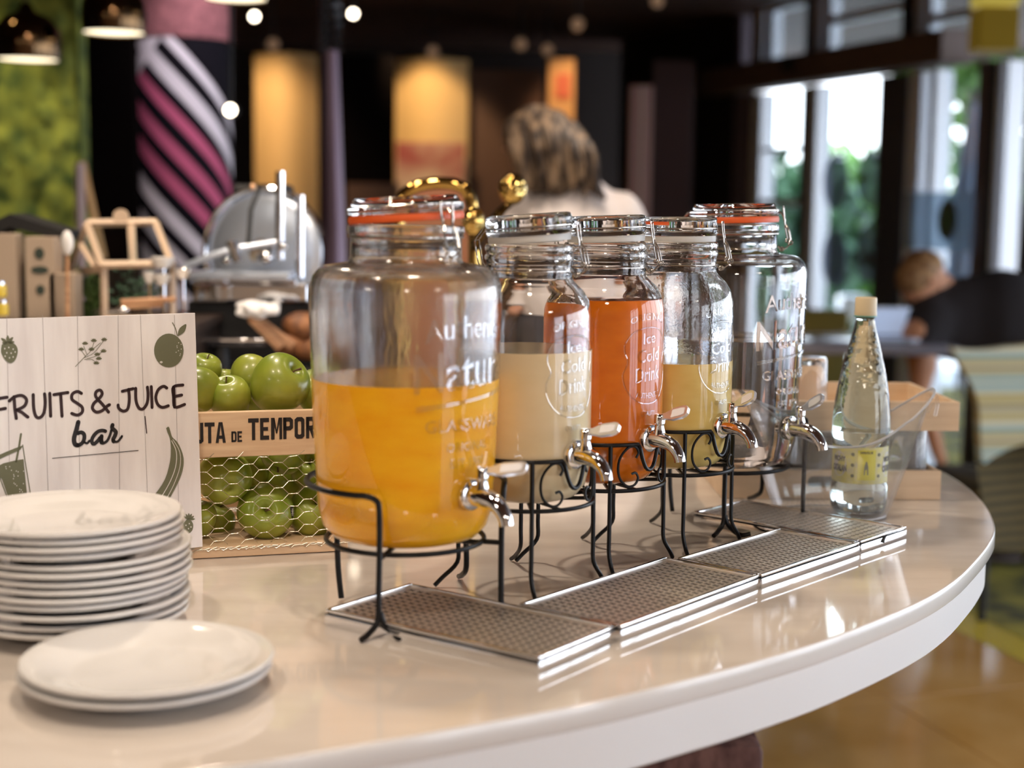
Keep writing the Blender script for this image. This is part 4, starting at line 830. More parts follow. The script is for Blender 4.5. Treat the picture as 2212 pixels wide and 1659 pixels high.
for s, w in [([(467, 724), (457, 765), (444, 810), (442, 835), (449, 857), (465, 862)], 25.9), ([(465, 790), (485, 785), (501, 796), (503, 821), (494, 844), (476, 859), (460, 862)], 22.5), ([(498, 841), (519, 850), (534, 835)], 13.5), ([(629, 778), (609, 774), (584, 781), (561, 803), (548, 830), (552, 850), (564, 853), (584, 835), (597, 817)], 21.4), ([(609, 808), (604, 832), (606, 848), (618, 850), (640, 835), (656, 803), (665, 772)], 15.7), ([(606, 808), (604, 830), (607, 846)], 24.7), ([(672, 741), (669, 758), (683, 772), (692, 785), (685, 808), (676, 826), (678, 839)], 23.6), ([(676, 830), (685, 841), (703, 839), (719, 821), (728, 808)], 13.5)]:
    strk(G, s, w, dkprint, 5)
strk('b_rule', [(313, 940), (825, 893)], 4, dkprint, 0)
for x0, x1 in [(40, 62), (254, 292), (462, 480), (705, 716), (838, 886), (1042, 1068)]: strk('a_plank_line', [(x0, 85), (x1, 1290)], 2.2, thin, 0)
strk('a_plank_line', [(866, 690), (876, 790)], 6, ink, 0)
# orange with leaf
fill('b_orange_print', oval(1008, 296, 88, 101), olive); fill('b_orange_print', leaf(1060, 212, 1112, 138, 17), olive, 3); strk('b_orange_print', [(1058, 206), (1048, 165), (1030, 130)], 5, olive)
for i in range(9): fill('c_pips', oval(1066+16*sin(i*1.9), 250+i*9.5, 2.5, 4, .3, 8), paper)
fill('c_pips', oval(962, 366, 9, 7, 0, 10), paper)
# strawberry
fill('b_strawberry_print', [(10, 262), (48, 240), (92, 262), (106, 300), (92, 350), (62, 372), (28, 350), (6, 305)], olive, 4)
for a, b_ in [((45, 252), (5, 222)), ((45, 252), (12, 250)), ((46, 250), (46, 205)), ((48, 250), (78, 216)), ((48, 252), (86, 244))]: fill('b_strawberry_print', leaf(*a, *b_, 9), olive, 3)
for x, y in [(28, 285), (52, 278), (78, 288), (40, 310), (66, 312), (90, 305), (30, 330), (56, 340), (78, 335)]: fill('c_pips', oval(x, y, 4, 5.5, 0, 8), paper)
# herb sprig
for s in [[(450, 392), (500, 340), (540, 300), (560, 250)], [(500, 340), (560, 310), (620, 235)], [(520, 345), (570, 330), (615, 300)], [(505, 350), (550, 350), (575, 375)], [(520, 320), (500, 270)], [(510, 330), (485, 295)], [(540, 300), (600, 250)]]: strk('b_herb_print', s, 3, olive)
for cx, cy in [(560, 238), (622, 232), (508, 255), (485, 290), (618, 300), (580, 320), (575, 372), (590, 345), (545, 290)]:
    for k in range(5): a = -pi/2+(k-2)*.55; fill('b_herb_print', leaf(cx, cy+6, cx+22*cos(a), cy+6+22*sin(a), 4.5), olive)
# banana
fill('b_banana_print', [(992, 760), (1008, 752), (1020, 790), (1030, 815), (1060, 845), (1088, 905), (1097, 965), (1082, 1040), (1040, 1130), (990, 1210), (940, 1215), (890, 1195), (930, 1150), (985, 1065), (1015, 960), (1020, 880), (1014, 820), (1002, 790)], olive, 3)
strk('c_banana_lines', [(1024, 835), (1052, 900), (1048, 990), (1010, 1090), (945, 1200)], 5, paper); strk('c_banana_lines', [(1032, 828), (1072, 900), (1074, 990), (1036, 1100), (980, 1205)], 4, paper)
# drinking glass with straw
fill('b_glass_print', [(-40, 1000), (20, 970), (95, 952), (140, 945), (165, 1200), (60, 1205), (10, 1060), (-40, 1040)], olive); strk('b_glass_print', [(-40, 990), (0, 1060), (55, 1205)], 5, olive, 0); strk('b_glass_print', [(135, 860), (150, 960), (190, 1205)], 5, olive, 0)
fill('b_glass_print', [(-40, 935), (40, 900), (110, 872), (140, 862), (120, 890), (40, 925), (-40, 965)], olive); strk('b_glass_print', [(125, 795), (112, 880), (96, 960)], 11, olive, 0)
rnd = random.Random(2)
for i in range(26): fill('c_pips', oval(rnd.uniform(30, 145), rnd.uniform(985, 1180), 3, 4, 0, 7), paper)
# small strawberry lower right
fill('b_small_strawberry_print', [(1098, 1325), (1125, 1300), (1152, 1330), (1148, 1370), (1120, 1394), (1085, 1398), (1075, 1370)], olive, 4)
for a in (-2.6, -2.1, -1.6, -1.1, -.6, -.1): fill('b_small_strawberry_print', leaf(1128, 1306, 1128+38*cos(a), 1306+40*sin(a), 6), olive, 2)
for x, y in [(1110, 1340), (1130, 1330), (1125, 1360), (1105, 1375), (1140, 1350)]: fill('c_pips', oval(x, y, 4, 5, 0, 8), paper)
board = [o for o in sg.children if o.name.startswith('board')][0]
for (g, mn), (mb, m_) in art.items(): mb.build(g[2:], m_, board, False)
_wv = nod(tumbler_m, 'BsdfDiffuse'); _wv.inputs[0].default_value = (.9, .92, .96, 1); _mx = nod(tumbler_m, 'MixShader'); _mx.inputs[0].default_value = .10; lk(tumbler_m, tumbler_m.node_tree.nodes['Principled BSDF'].outputs[0], _mx.inputs[1]); lk(tumbler_m, _wv.outputs[0], _mx.inputs[2]); lk(tumbler_m, _mx.outputs[0], tumbler_m.node_tree.nodes['Material Output'].inputs[0])  # white diffuse mixed in, standing in for front light on the tumblers
# ================================================================ WOODEN GLASS CRATES, TUMBLERS
def slotboard(name, C, w, h, th, ax, parent, m, slot=None):
    X, Y, Z = ax; b = MB(); C = V(C)
    if not slot: return b.box(C, (w, th, h), ax, .001).build(name, m, parent, False)
    sx, sz, sw, sh = slot; n = 32; rin = []; rout = []
    for k in range(n):
        a = 2*pi*k/n; cx, cz = cos(a), sin(a); q = (sw-sh)/2
        rin.append((sx+(q if cx > 0 else -q if cx < 0 else 0)+cx*sh/2, sz+cz*sh/2))
        t = 1/max(abs(cx)/(w/2), abs(cz)/(h/2)); rout.append((cx*t, cz*t))
    for i, (cx, cz) in enumerate([(1, 1), (-1, 1), (-1, -1), (1, -1)]):  # square the corners
        k = min([k for k in range(n) if cos(2*pi*k/n)*cx > .01 and sin(2*pi*k/n)*cz > .01], key=lambda k: (rout[k][0]-cx*w/2)**2+(rout[k][1]-cz*h/2)**2); rout[k] = (cx*w/2, cz*h/2)
    f = [C+X*a+Z*c_-Y*(th/2) for a, c_ in rout]+[C+X*a+Z*c_-Y*(th/2) for a, c_ in rin]; g = [v+Y*th for v in f]
    fs = []
    for k in range(n):
        j = (k+1) % n; fs += [(k, j, n+j, n+k), (2*n+k, 3*n+k, 3*n+j, 2*n+j), (n+k, n+j, 3*n+j, 3*n+k), (k, 2*n+k, 2*n+j, j)]
    return b.add(f+g, fs).build(name, m, parent, False)
def wcrate(x0, x1, y0, z0, h, dep, label, slot=None, dirdeg=1.5):
    t = thing('wooden_tray', ((x0+x1)/2, y0, z0), label, 'tray'); t.rotation_euler.z = R(dirdeg); w = x1-x0; ax = (XX, YY, ZZ)
    slotboard('front_board', (0, .0045, h/2), w, h, .009, ax, t, pine_pale, slot); slotboard('back_board', (0, dep-.0045, h/2), w, h, .009, ax, t, pine_pale)
    for s in (-1, 1): MB().box((s*(w/2-.0045), dep/2, h/2), (.009, dep-.018, h), bev=.001).build('end_board', pine_pale, t, False)
    MB().box((0, dep/2, .004), (w-.018, dep-.018, .006), bev=.0005).build('bottom_board', pine_pale, t, False)
    return t
LC = wcrate(.338, .690, 2.335, TOP+.0005, .047, .27, 'lower wooden tray with a hand slot, on the counter full of tumblers', (-.0, .005, .078, .018))
UC = wcrate(.362, .714, 2.332, TOP+.1125, .047, .27, 'upper wooden tray resting on the upturned tumblers')
gp = [(0, .094), (.026, .094), (.0275, .0965), (.0272, .1000), (.0250, .1010), (0, .1010)]
gprof = [(.0300, 0), (.0305, .0008), (.0298, .05), (.0288, .095), (.0270, .1), (0, .1), (0, .088), (.0245, .088), (.0262, .084), (.0278, .05), (.0290, .0005)]
gl0 = MB().lathe(gprof, 28, closed=False).build('tumbler', tumbler_m); cnt = 0
rows = ['front', 'second', 'third', 'rear']; cols = ['leftmost', 'second from the left', 'middle', 'second from the right', 'rightmost']
for j in range(3):
    for i in range(5):
        o = gl0 if cnt == 0 else gl0.copy()
        if cnt: COL.objects.link(o)
        o.location = (.376+i*.0680+.0015*j, 2.383+j*.070+i*.0016, TOP+.0105); cnt += 1
        tag(o, 'upturned tumbler in the lower tray, %s row, %s' % (rows[j], cols[i]), 'glass', 'upturned tumblers in the lower tray')
for x, y, lab in [(.491, 2.43, 'upturned tumbler standing in the upper tray, the one seen right of the water dispenser'), (.425, 2.40, 'upturned tumbler in the upper tray behind the water dispenser')]:
    o = gl0.copy(); COL.objects.link(o); o.location = (x, y, TOP+.1125+.0075); tag(o, lab, 'glass', 'tumblers in the upper tray')
# ================================================================ ACRYLIC BUCKET, BOTTLE
bk = thing('ice_bucket', (.485, 2.205, TOP), 'clear boat shaped acrylic ice bucket holding the bottle', 'bucket')
b = MB(); n = 64; rowsn = 14; vs = []
def brow(t, a, ins):
    c_, s_ = cos(a), sin(a); H = .118+.078*abs(c_)**2.4; z = ins*0+t*H; q = t*H/.19
    rx = .083+.062*min(q, 1.0)**.9-ins; ry = .060+.028*q-ins
    if t > .96 and abs(c_) > .75: rx += .004
    return V((rx*c_, ry*s_, max(z, ins)))
for side in (0, 1):
    for k in range(rowsn+1):
        t = k/rowsn if side == 0 else 1-k/rowsn
        vs += [brow(t, 2*pi*i/n, 0 if side == 0 else .0035) for i in range(n)]
tot = 2*(rowsn+1); fs = []
for k in range(tot-1): fs += [(k*n+i, k*n+(i+1) % n, (k+1)*n+(i+1) % n, (k+1)*n+i) for i in range(n)]
fs += [tuple(range(n))[::-1], tuple((tot-1)*n+i for i in range(n))]
b.add(vs, fs).build('bucket_shell', acrylic, bk, angle=70)
acr_hl = mat('acrylic_highlight', (.92, .93, .96), .15, Transmission_Weight=.55, IOR=1.3)  # whitish tubes along rim and base stand in for the bright edge highlight
MB().tube([brow(1, 2*pi*i/96, .00175) for i in range(96)], .0019, 6, closed=True).build('rim_highlight', acr_hl, bk)
MB().tube([brow(.0, 2*pi*i/96, .001)+V((0, 0, .004)) for i in range(96)], .0018, 6, closed=True).build('base_highlight', acr_hl, bk)
MB().tube(smooth_path([(.146, -.020, .158), (.152, -.010, .176), (.151, 0, .186), (.152, .010, .176), (.146, .020, .158)], 4), .0028, 8).build('grip_lip', acrylic, bk)
bt = thing('water_bottle', (.5265, 2.205, TOP+.005), 'clear ribbed mineral water bottle with a beige cap and yellow label', 'bottle')
pet = mat('pet_plastic', (.93, 1, .98), .01, Transmission_Weight=1.0, IOR=1.35)
_v = nod(pet, 'TexVoronoi'); _v.inputs['Scale'].default_value = 95; _b = nod(pet, 'Bump'); _b.inputs['Strength'].default_value = .35; _b.inputs['Distance'].default_value = .0015
_c = nod(pet, 'TexCoord'); _sx = nod(pet, 'SeparateXYZ'); _mr = nod(pet, 'MapRange'); _mu = nod(pet, 'Math'); _mu.operation = 'MULTIPLY'
lk(pet, _c.outputs['Object'], _v.inputs['Vector']); lk(pet, _c.outputs['Object'], _sx.inputs[0]); lk(pet, _sx.outputs['Z'], _mr.inputs[0]); _mr.inputs['From Min'].default_value = .16; _mr.inputs['From Max'].default_value = .20
lk(pet, _v.outputs['Distance'], _mu.inputs[0]); lk(pet, _mr.outputs[0], _mu.inputs[1]); lk(pet, _mu.outputs[0], _b.inputs['Height']); lk(pet, _b.outputs[0], pet.node_tree.nodes['Principled BSDF'].inputs['Normal'])
BO = [(0, .008), (.020, .004), (.030, .000), (.038, .004), (.0415, .014), (.0425, .026), (.0418, .045), (.0400, .050), (.0402, .054), (.0400, .104), (.0425, .110), (.0430, .125), (.0425, .150), (.040, .175), (.036, .200), (.030, .228), (.0235, .254), (.0165, .280), (.0140, .292), (.0135, .300), (.0165, .302), (.0165, .304), (.0135, .305), (.0135, .318)]
bo = MB().lathe(BO, 64)
o2 = []
for v in bo.v:
    a = math.atan2(v[1], v[0]); k = 1
    if v[2] < .046: k = 1-.07*max(0, cos(5*a))**2*(1-v[2]/.046)
    o2.append((v[0]*k, v[1]*k, v[2]))
bo.v = o2; bi = MB().lathe([(max(0, r-.0011), z+.0012 if r < .04 and z < .02 else z) for r, z in BO[::-1]], 64)
bo.add(bi.v, bi.f).build('bottle_shell', pet, bt, angle=60)
MB().lathe([(0, .3005), (.0163, .3005), (.0166, .303), (.0160, .309), (.0160, .325), (.0150, .3275), (0, .3275)], 40).build('cap', mat('beige_cap', (.68, .56, .36), .45), bt)
MB().lathe([(.0164, .2985), (.0172, .299), (.0172, .3005), (.0164, .3005)], 40, closed=True).build('neck_ring', mat('teal_ring', (.10, .35, .30), .2), bt)
MB().lathe([(0, .012), (.028, .008), (.036, .010), (.0402, .026), (.0392, .045), (.0378, .053), (.0378, .104), (.0402, .112), (.0405, .128), (0, .128)], 48).build('water', water, bt)
def ring_arc(r, a0, a1, z0, z1, n=24, th=.0004):
    vs = []
    for rr in (r, r+th):
        for i in range(n+1):
            a = R(a0+(a1-a0)*i/n)
            for z in (z0, z1): vs.append((rr*cos(a), rr*sin(a), z))
    m_ = 2*(n+1); fs = []
    for i in range(n): q = 2*i; fs += [(q, q+2, q+3, q+1), (m_+q, m_+q+1, m_+q+3, m_+q+2), (q+1, q+3, m_+q+3, m_+q+1), (q, m_+q, m_+q+2, q+2)]
    return vs, fs
ylw = mat('yellow_label', (.68, .62, .10), .5); noise_col(ylw, (.66, .65, .38), (.76, .73, .22), 90, (1, 1, 1), 2)
lab = MB().add(*ring_arc(.0406, -180, 180, .052, .107, 64)).build('label', ylw, bt)
q = MB(); q.add(*ring_arc(.0411, -108, -70, .058, .103, 12)); q.build('label_panel', mat('bright_yellow', (.72, .68, .04), .5), lab)
for a in (-150, -32):
    q = MB(); vs = []; n = 20
    for k in range(n): s = .0135*cos(2*pi*k/n); z = .080+.019*sin(2*pi*k/n); aa = R(a)+s/.0413; vs.append((.0413*cos(aa), .0413*sin(aa), z))
    q.add(vs, [tuple(range(n))]).build('white_roundel', paper, lab)
    for s, w_, h_, z in [('VICHY', .024, .008, .084), ('CATALAN', .028, .010, .069)]:
        vv, ff = text_mb(s, w_, h_, .0003, .03, 2); q = MB(); q.add(*wrap(vv, ff, .0416, R(a), -w_/2, z)); q.build('lettering', mat('navy_print', (.03, .035, .06), .5), lab, False)
vv, ff = text_mb('DISFRUTA DE', .019, .0035, .0003, .02, 2); q = MB().add(*wrap(vv, ff, .0416, R(-90), -.0095, .0975)); q.build('lettering', dkprint, lab, False)
q = MB()
for a in (-118, -62):
    for z in (.064, .080, .096):
        n = 12; q.add([(.0414*cos(R(a)+.0028*cos(2*pi*k/n)/.0414), .0414*sin(R(a)+.0028*cos(2*pi*k/n)/.0414), z+.0028*sin(2*pi*k/n)) for k in range(n)], [tuple(range(n))])
q.add(*wrap([V((-.0035, .066, 0)), V((.0035, .066, 0)), V((.003, .078, 0)), V((.001, .086, 0)), V((-.001, .086, 0)), V((-.003, .078, 0))], [(0, 1, 2, 3, 4, 5)], .0416, R(-90), 0, 0))
q.build('label_dots', olive, lab, False)
# ================================================================ BACK BUFFET AND WHAT STANDS ON IT
bb = thing('back_buffet', (-.9, 3.55, 0), 'dark buffet counter behind the fruit crate', 'counter')
MB().box((0, 0, .43), (2.6, .75, .86), bev=.01).build('base', wood_dark, bb, False); MB().box((0, 0, .885), (2.7, .82, .05), bev=.008).build('worktop', mat('black_stone', (.012, .011, .012), .12), bb)
BT = .91
def bx(name, px0, px1, py0, py1, Y, dep, m, parent, bev=.002):
    a = at(px0, py1, Y); b_ = at(px1, py0, Y); L = parent.location; c_ = (a+b_)/2
    return MB().box((c_.x-L.x, Y+dep/2-L.y, c_.z-L.z), (b_.x-a.x, dep, b_.z-a.z), bev=bev).build(name, m, parent, False)
# slicer on a black riser
Ys = 3.3
rz = at(560, 652, Ys).z
a = at(405, 660, Ys); b_ = at(700, 660, Ys)
o = MB().box((0, 0, (rz-BT)/2), (b_.x-a.x, .40, rz-BT), bev=.004).build('black_riser', blackm, None, False); o.location = ((a.x+b_.x)/2, Ys+.2, BT); tag(o, 'black riser block under the chrome slicer', 'riser')
brush = mat('satin_steel', (.74, .84, 1.0), .30, .85)
P = at(570, 550, Ys+.12); sl = thing('food_slicer', (P.x, Ys+.12, rz), 'chrome food slicer with a big round blade on the black riser', 'slicer'); L = V(sl.location)
hc = at(572, 545, Ys+.12).z-rz; rb = 130*(Ys+.12)/FPX
tl = Matrix.Rotation(R(-12), 3, 'Z'); ax = (tl@XX, ZZ, tl@(-YY))
MB().lathe([(0, 0), (rb*.30, .004), (rb*.80, .001), (rb*.98, -.006), (rb, -.009), (rb*.96, -.013), (0, -.014)], 64, (0, 0, hc), ax).build('blade_disc', brush, sl)
MB().lathe([(0, .004), (rb*.24, .004), (rb*.22, .014), (0, .016)], 32, (0, 0, hc), ax).build('blade_hub', chrome, sl)
gr = MB(); gr.tube([ax[0]*(rb*1.05*cos(R(a)))+ax[1]*(rb*1.05*sin(R(a)))+V((0, .004, hc)) for a in range(15, 205, 5)], .007, 8); gr.build('blade_guard', chrome, sl)
def sbx(name, px0, px1, py0, py1, dy, dep, m, bev=.003): return bx(name, px0, px1, py0, py1, Ys+dy, dep, m, sl, bev)
sbx('base_plate', 415, 665, 612, 652, -.02, .24, chrome, .006); sbx('carriage_table', 405, 625, 590, 604, -.05, .12, brush); sbx('lower_rail', 420, 640, 604, 612, -.045, .02, chrome)
sbx('motor_housing', 500, 622, 398, 450, .14, .10, blackm, .01); sbx('housing_band', 540, 640, 420, 436, .13, .10, brush, .005)
for px, y0, y1 in ((605, 370, 560), (648, 422, 600)):
    p = at(px, y0, Ys-.04); q = at(px, y1, Ys-.04)
    MB().tube([p-L, q-L], .0095, 16).build('guide_post', chrome, sl)
for pts, r_, nm, m_ in [([(398, 577, -.06), (470, 548, -.06), (530, 534, -.05)], .008, 'product_arm', brush), ([(530, 534, -.05), (590, 524, -.04), (612, 522, -.04)], .006, 'cross_arm', brush),
                        ([(500, 520, -.06), (514, 566, -.06)], .013, 'grip_handle', chrome), ([(560, 408, .05), (542, 452, .02), (536, 535, .0)], .005, 'thickness_lever', blackm)]:
    MB().tube([at(x, y, Ys+d)-L for x, y, d in pts], r_, 12).build(nm, m_, sl)
for px, py, r_ in ((546, 404, .008), (575, 556, .016), (490, 563, .011), (612, 533, .010)):
    MB().ball(at(px, py, Ys-.05)-L, r_, 14).build('knob', chrome if r_ > .009 else mat('copper_knob', (.8, .5, .3), .3, 1), sl)
# crumpled napkin, pastries, black trays in front of the riser
Yt = 3.16
tz = at(560, 775, Yt).z
bs = thing('bread_stand', (at(600, 760, Yt).x, Yt, BT), 'black display block below the slicer that carries the brown rolls', 'display block'); L = bs.location
bx('block', 428, 700, 800, 900, Yt-.02, .18, blackm, bs); 
ft = thing('black_tray', tuple(at(500, 742, Yt-.02)), 'shiny black tray behind the green apples', 'tray')
MB().box((0, .05, 0), (.145, .12, .012), bev=.004).build('tray_body', mat('gloss_black', (.02, .02, .025), .08), ft); MB().box((0, -.008, .009), (.145, .006, .006), bev=.001).build('tray_edge', chrome, ft)
MB().tube([(-.03, .03, 0), (-.03, .03, -at(500, 742, Yt-.02).z+BT)], .02, 12).build('foot', blackm, ft)
brd = mat('brown_crust', (.20, .07, .025), .6); noise_col(brd, (.09, .03, .012), (.34, .14, .05), 25, bump=.4)
for i, (px, py, r_, lab) in enumerate([(655, 705, .040, 'dark brown bread roll behind the top apples, upper one'), (628, 742, .036, 'dark brown bread roll behind the top apples, lower left one'), (672, 752, .038, 'dark brown bread roll half behind the orange juice jar')]):
    p = at(px, py, Yt+.05); t = thing('bread_roll', tuple(p), lab, 'bread roll', 'brown bread rolls')
    b = MB().ball((0, 0, 0), r_, 24, (1.15, .9, .8)); b.v = [tuple(V(v)*(1+.12*noise.noise(V(v)*40+V((i, 0, 0))))) for v in b.v]; b.build('crust', brd, t)
wt = mat('tan_wood', (.50, .26, .13), .55); noise_col(wt, (.38, .18, .09), (.62, .36, .19), 18, (1, 1, 5))
for i, (p0, p1, lab) in enumerate([((552, 686, 0), (632, 748, .02), 'flat wooden stick leaning on the rolls, upper one'), ((545, 690, -.02), (606, 752, 0), 'flat wooden stick leaning on the rolls, lower one')]):
    A = at(p0[0], p0[1], Yt+p0[2]); B = at(p1[0], p1[1], Yt+p1[2]); d = (B-A); w = d.length; d.normalize(); n = d.cross(V((.1, -1, .1))).normalized(); k = d.cross(n)
    t = thing('wooden_stick', tuple((A+B)/2), lab, 'stick'); MB().box((0, 0, 0), (w, .020, .006), (d, n, k), .002).build('blade', wt, t); MB().ball(tuple(-d*(w/2)), .0105, 12, (1, .5, 1)).build('rounded_tip', wt, t)
p = at(555, 668, Yt-.02); nk = thing('crumpled_napkin', tuple(p), 'crumpled white paper napkin under the slicer', 'napkin')
b = MB().ball((0, 0, 0), .040, 32, (1.15, .7, .45)); b.v = [tuple(V(v)*(1+.45*noise.noise(V(v)*60))) for v in b.v]; b.build('paper', mat('white_paper', (.85, .85, .86), .7), nk, angle=20)
# greenhouse shaped display case
Yg = 3.05; gw = mat('cream_wood', (.62, .47, .34), .5); g0 = at(240, 705, Yg); gh = thing('display_greenhouse', (g0.x, Yg, g0.z-.01), 'cream framed glass display case shaped like a small greenhouse', 'display case'); L = V(gh.location)
def gbar(name, pts, r_=.0065, sq=True):
    P = [at(x, y, Yg+d)-L for x, y, d in pts]; return MB().tube(P, r_*1.25, 4).build(name, gw, gh, False)
for nm, pts in [('roof_rail', [(188, 482, .07), (338, 480, .07)]), ('eave_rail', [(218, 572, -.01), (372, 570, -.01)]), ('rafter', [(188, 482, .07), (220, 572, -.01)]), ('rafter', [(336, 480, .07), (372, 571, -.01)]), ('roof_bar', [(283, 482, .07), (288, 571, .0)]),
                ('corner_post', [(224, 575, 0), (226, 692, 0)]), ('corner_post', [(372, 575, 0), (372, 692, 0)]), ('corner_post', [(152, 580, .14), (155, 692, .14)]), ('gable_rafter', [(188, 486, .07), (152, 580, .14)]), ('gable_rafter', [(178, 530, .07), (205, 575, .0)]), ('gable_rail', [(152, 590, .14), (224, 580, 0)]), ('sill_rail', [(226, 690, 0), (372, 690, 0)])]: gbar(nm, pts)
def gq(pts, nm='glass_pane'):
    P = [at(x, y, Yg+d)-L for x, y, d in pts]; n = (P[1]-P[0]).cross(P[2]-P[0]).normalized()*.0015
    return MB().add(P+[q+n for q in P], [(0, 1, 2, 3), (7, 6, 5, 4), (0, 4, 5, 1), (1, 5, 6, 2), (2, 6, 7, 3), (3, 7, 4, 0)]).build(nm, pane_m, gh, False)
gq([(192, 486, .068), (334, 484, .068), (370, 568, -.008), (222, 568, -.008)]); gq([(228, 582, 0), (370, 582, 0), (370, 688, 0), (229, 688, 0)])
MB().lathe([(0, 0), (.016, 0), (.016, .006), (0, .006)], 20, at(262, 468, Yg+.07)-L+V((0, 0, 0)), (XX, ZZ, -YY)).build('roof_knob', gw, gh)
# potted greenery inside
p = at(300, 655, Yg+.07); pl = thing('potted_plant', tuple(p), 'dark leafy potted plant inside the glass display case', 'plant'); b = MB(); rnd = random.Random(9)
for _ in range(160):
    c_ = V((rnd.gauss(0, .028), rnd.gauss(0, .02), abs(rnd.gauss(.01, .025)))); d = V((rnd.gauss(0, 1), rnd.gauss(0, 1), rnd.gauss(0, 1))).normalized(); w = d.orthogonal().normalized(); b.add([c_, c_+d*.008+w*.004, c_+d*.018, c_+d*.008-w*.004], [(0, 1, 2, 3)])
b.build('leaves', leafd, pl, False); MB().lathe([(0, -.035), (.016, -.035), (.022, .0), (0, .0)], 20).build('pot', stem_m, pl)
hr = mat('moss_green', (.05, .09, .015), .9)
p = at(188, 650, Yg+.08); pl = thing('herb_bunch', tuple(p), 'bunch of green herbs left of the case post', 'plant'); b = MB()
for _ in range(150):
    c_ = V((rnd.gauss(0, .016), rnd.gauss(0, .012), rnd.gauss(0, .028))); d = V((rnd.gauss(0, .5), rnd.gauss(0, .5), 1)).normalized(); w = d.orthogonal().normalized(); b.add([c_, c_+d*.01+w*.003, c_+d*.024, c_+d*.01-w*.003], [(0, 1, 2, 3)])
b.build('leaves', hr, pl, False); MB().tube([(0, 0, -.05), (0, 0, 0)], .012, 10).build('stems', hr, pl)
# wooden tong-like sticks, jars, cards at the left
for i, (x0, x1, y, lab) in enumerate([(262, 380, 649, 'tan wooden stick lying behind the sign, upper one'), (262, 352, 660, 'tan wooden stick lying behind the sign, lower one')]):
    A = at(x0, y+3, 3.0); B = at(x1, y-3, 3.02); t = thing('wooden_stick', tuple((A+B)/2), lab, 'stick'); MB().tube([A-V(t.location), B-V(t.location)], .0058, 10).build('shaft', wt, t)
p = at(265, 669, 3.0); t = thing('chrome_spoon', tuple(p), 'chrome spoon bowl above the top edge of the sign', 'spoon'); MB().ball((0, 0, 0), .013, 16, (1, .7, .6)).build('bowl', chrome, t); MB().tube([(0, 0, 0), (-.035, .01, -.006)], .003, 8).build('handle', chrome, t)
sp = thing('serving_shelf', (at(250, 690, 2.85).x, 3.06, BT), 'dark shelf behind the sign that carries the display case', 'shelf'); L = V(sp.location)
zt2 = at(250, 696, 3.0).z-.002; MB().box((-.09, .14, zt2-BT-.01), (.42, .38, .02), bev=.003).build('shelf_board', wood_dark, sp, False)
for s in (-.28, .10): MB().box((s, .14, (zt2-BT-.02)/2), (.02, .36, zt2-BT-.02), bev=.002).build('support', wood_dark, sp, False)
card = mat('buff_card', (.42, .33, .25), .7)
Yc = 3.04
for x0, x1, y0, y1, lab, dots in [(58, 116, 512, 690, 'tall buff card box with dark green print under the dark roof', True), (108, 160, 592, 690, 'lower buff box right of the printed one', False), (-20, 32, 505, 690, 'pale box cut by the left edge', False)]:
    a = at(x0, y1, Yc); b_ = at(x1, y0, Yc); t = thing('card_box', ((a.x+b_.x)/2, Yc, a.z), lab, 'box'); w = b_.x-a.x; h = b_.z-a.z
    MB().box((0, .03, h/2), (w, .06, h), bev=.001).build('carton', card, t, False)
    if dots:
        for zc, rx, rz_ in ((.80, .010, .012), (.60, .018, .008), (.36, .009, .010)): MB().lathe([(0, 0), (1, 0), (1, .001), (0, .001)], 20, (0, -.001, h*zc), (XX*rx, ZZ*rz_, -YY)).build('printed_mark', mat('green_print', (.03, .045, .035), .6), t)
dr = thing('display_hut', (at(60, 600, 3.1).x, 3.1, zt2), 'dark roofed wooden display hut at the left edge', 'display hut'); L = V(dr.location)
P = [at(-70, 505, 3.08), at(20, 462, 3.08), at(140, 500, 3.08), at(135, 520, 3.08), at(20, 490, 3.08), at(-70, 530, 3.08)]; MB().add([q-L for q in P]+[q-L+V((0, .12, 0)) for q in P], [(0, 1, 2, 3, 4, 5), (11, 10, 9, 8, 7, 6)]+[(i, (i+1) % 6, 6+(i+1) % 6, 6+i) for i in range(6)]).build('roof', blackm, dr, False)
for x in (36, 130):
    a = at(x, 515, 3.12)-L; MB().box((a.x, a.y, a.z/2), (.014, .014, a.z), bev=.001).build('post', wood_dark, dr, False)
for i, (px, py, lab) in enumerate([(-2, 625, 'small yellow jar at the left edge, upper one'), (2, 665, 'small yellow jar at the left edge, lower one')]):
    p = at(px, py+16, 2.9); t = thing('yellow_jar', tuple(p), lab, 'jar'); MB().lathe([(0, 0), (.014, 0), (.015, .004), (.015, .020), (.011, .024), (0, .024)], 20).build('jar_body', mat('yellow_jam', (.6, .45, .05), .25), t); MB().lathe([(0, .024), (.012, .024), (.012, .030), (0, .030)], 20).build('lid', chrome, t)
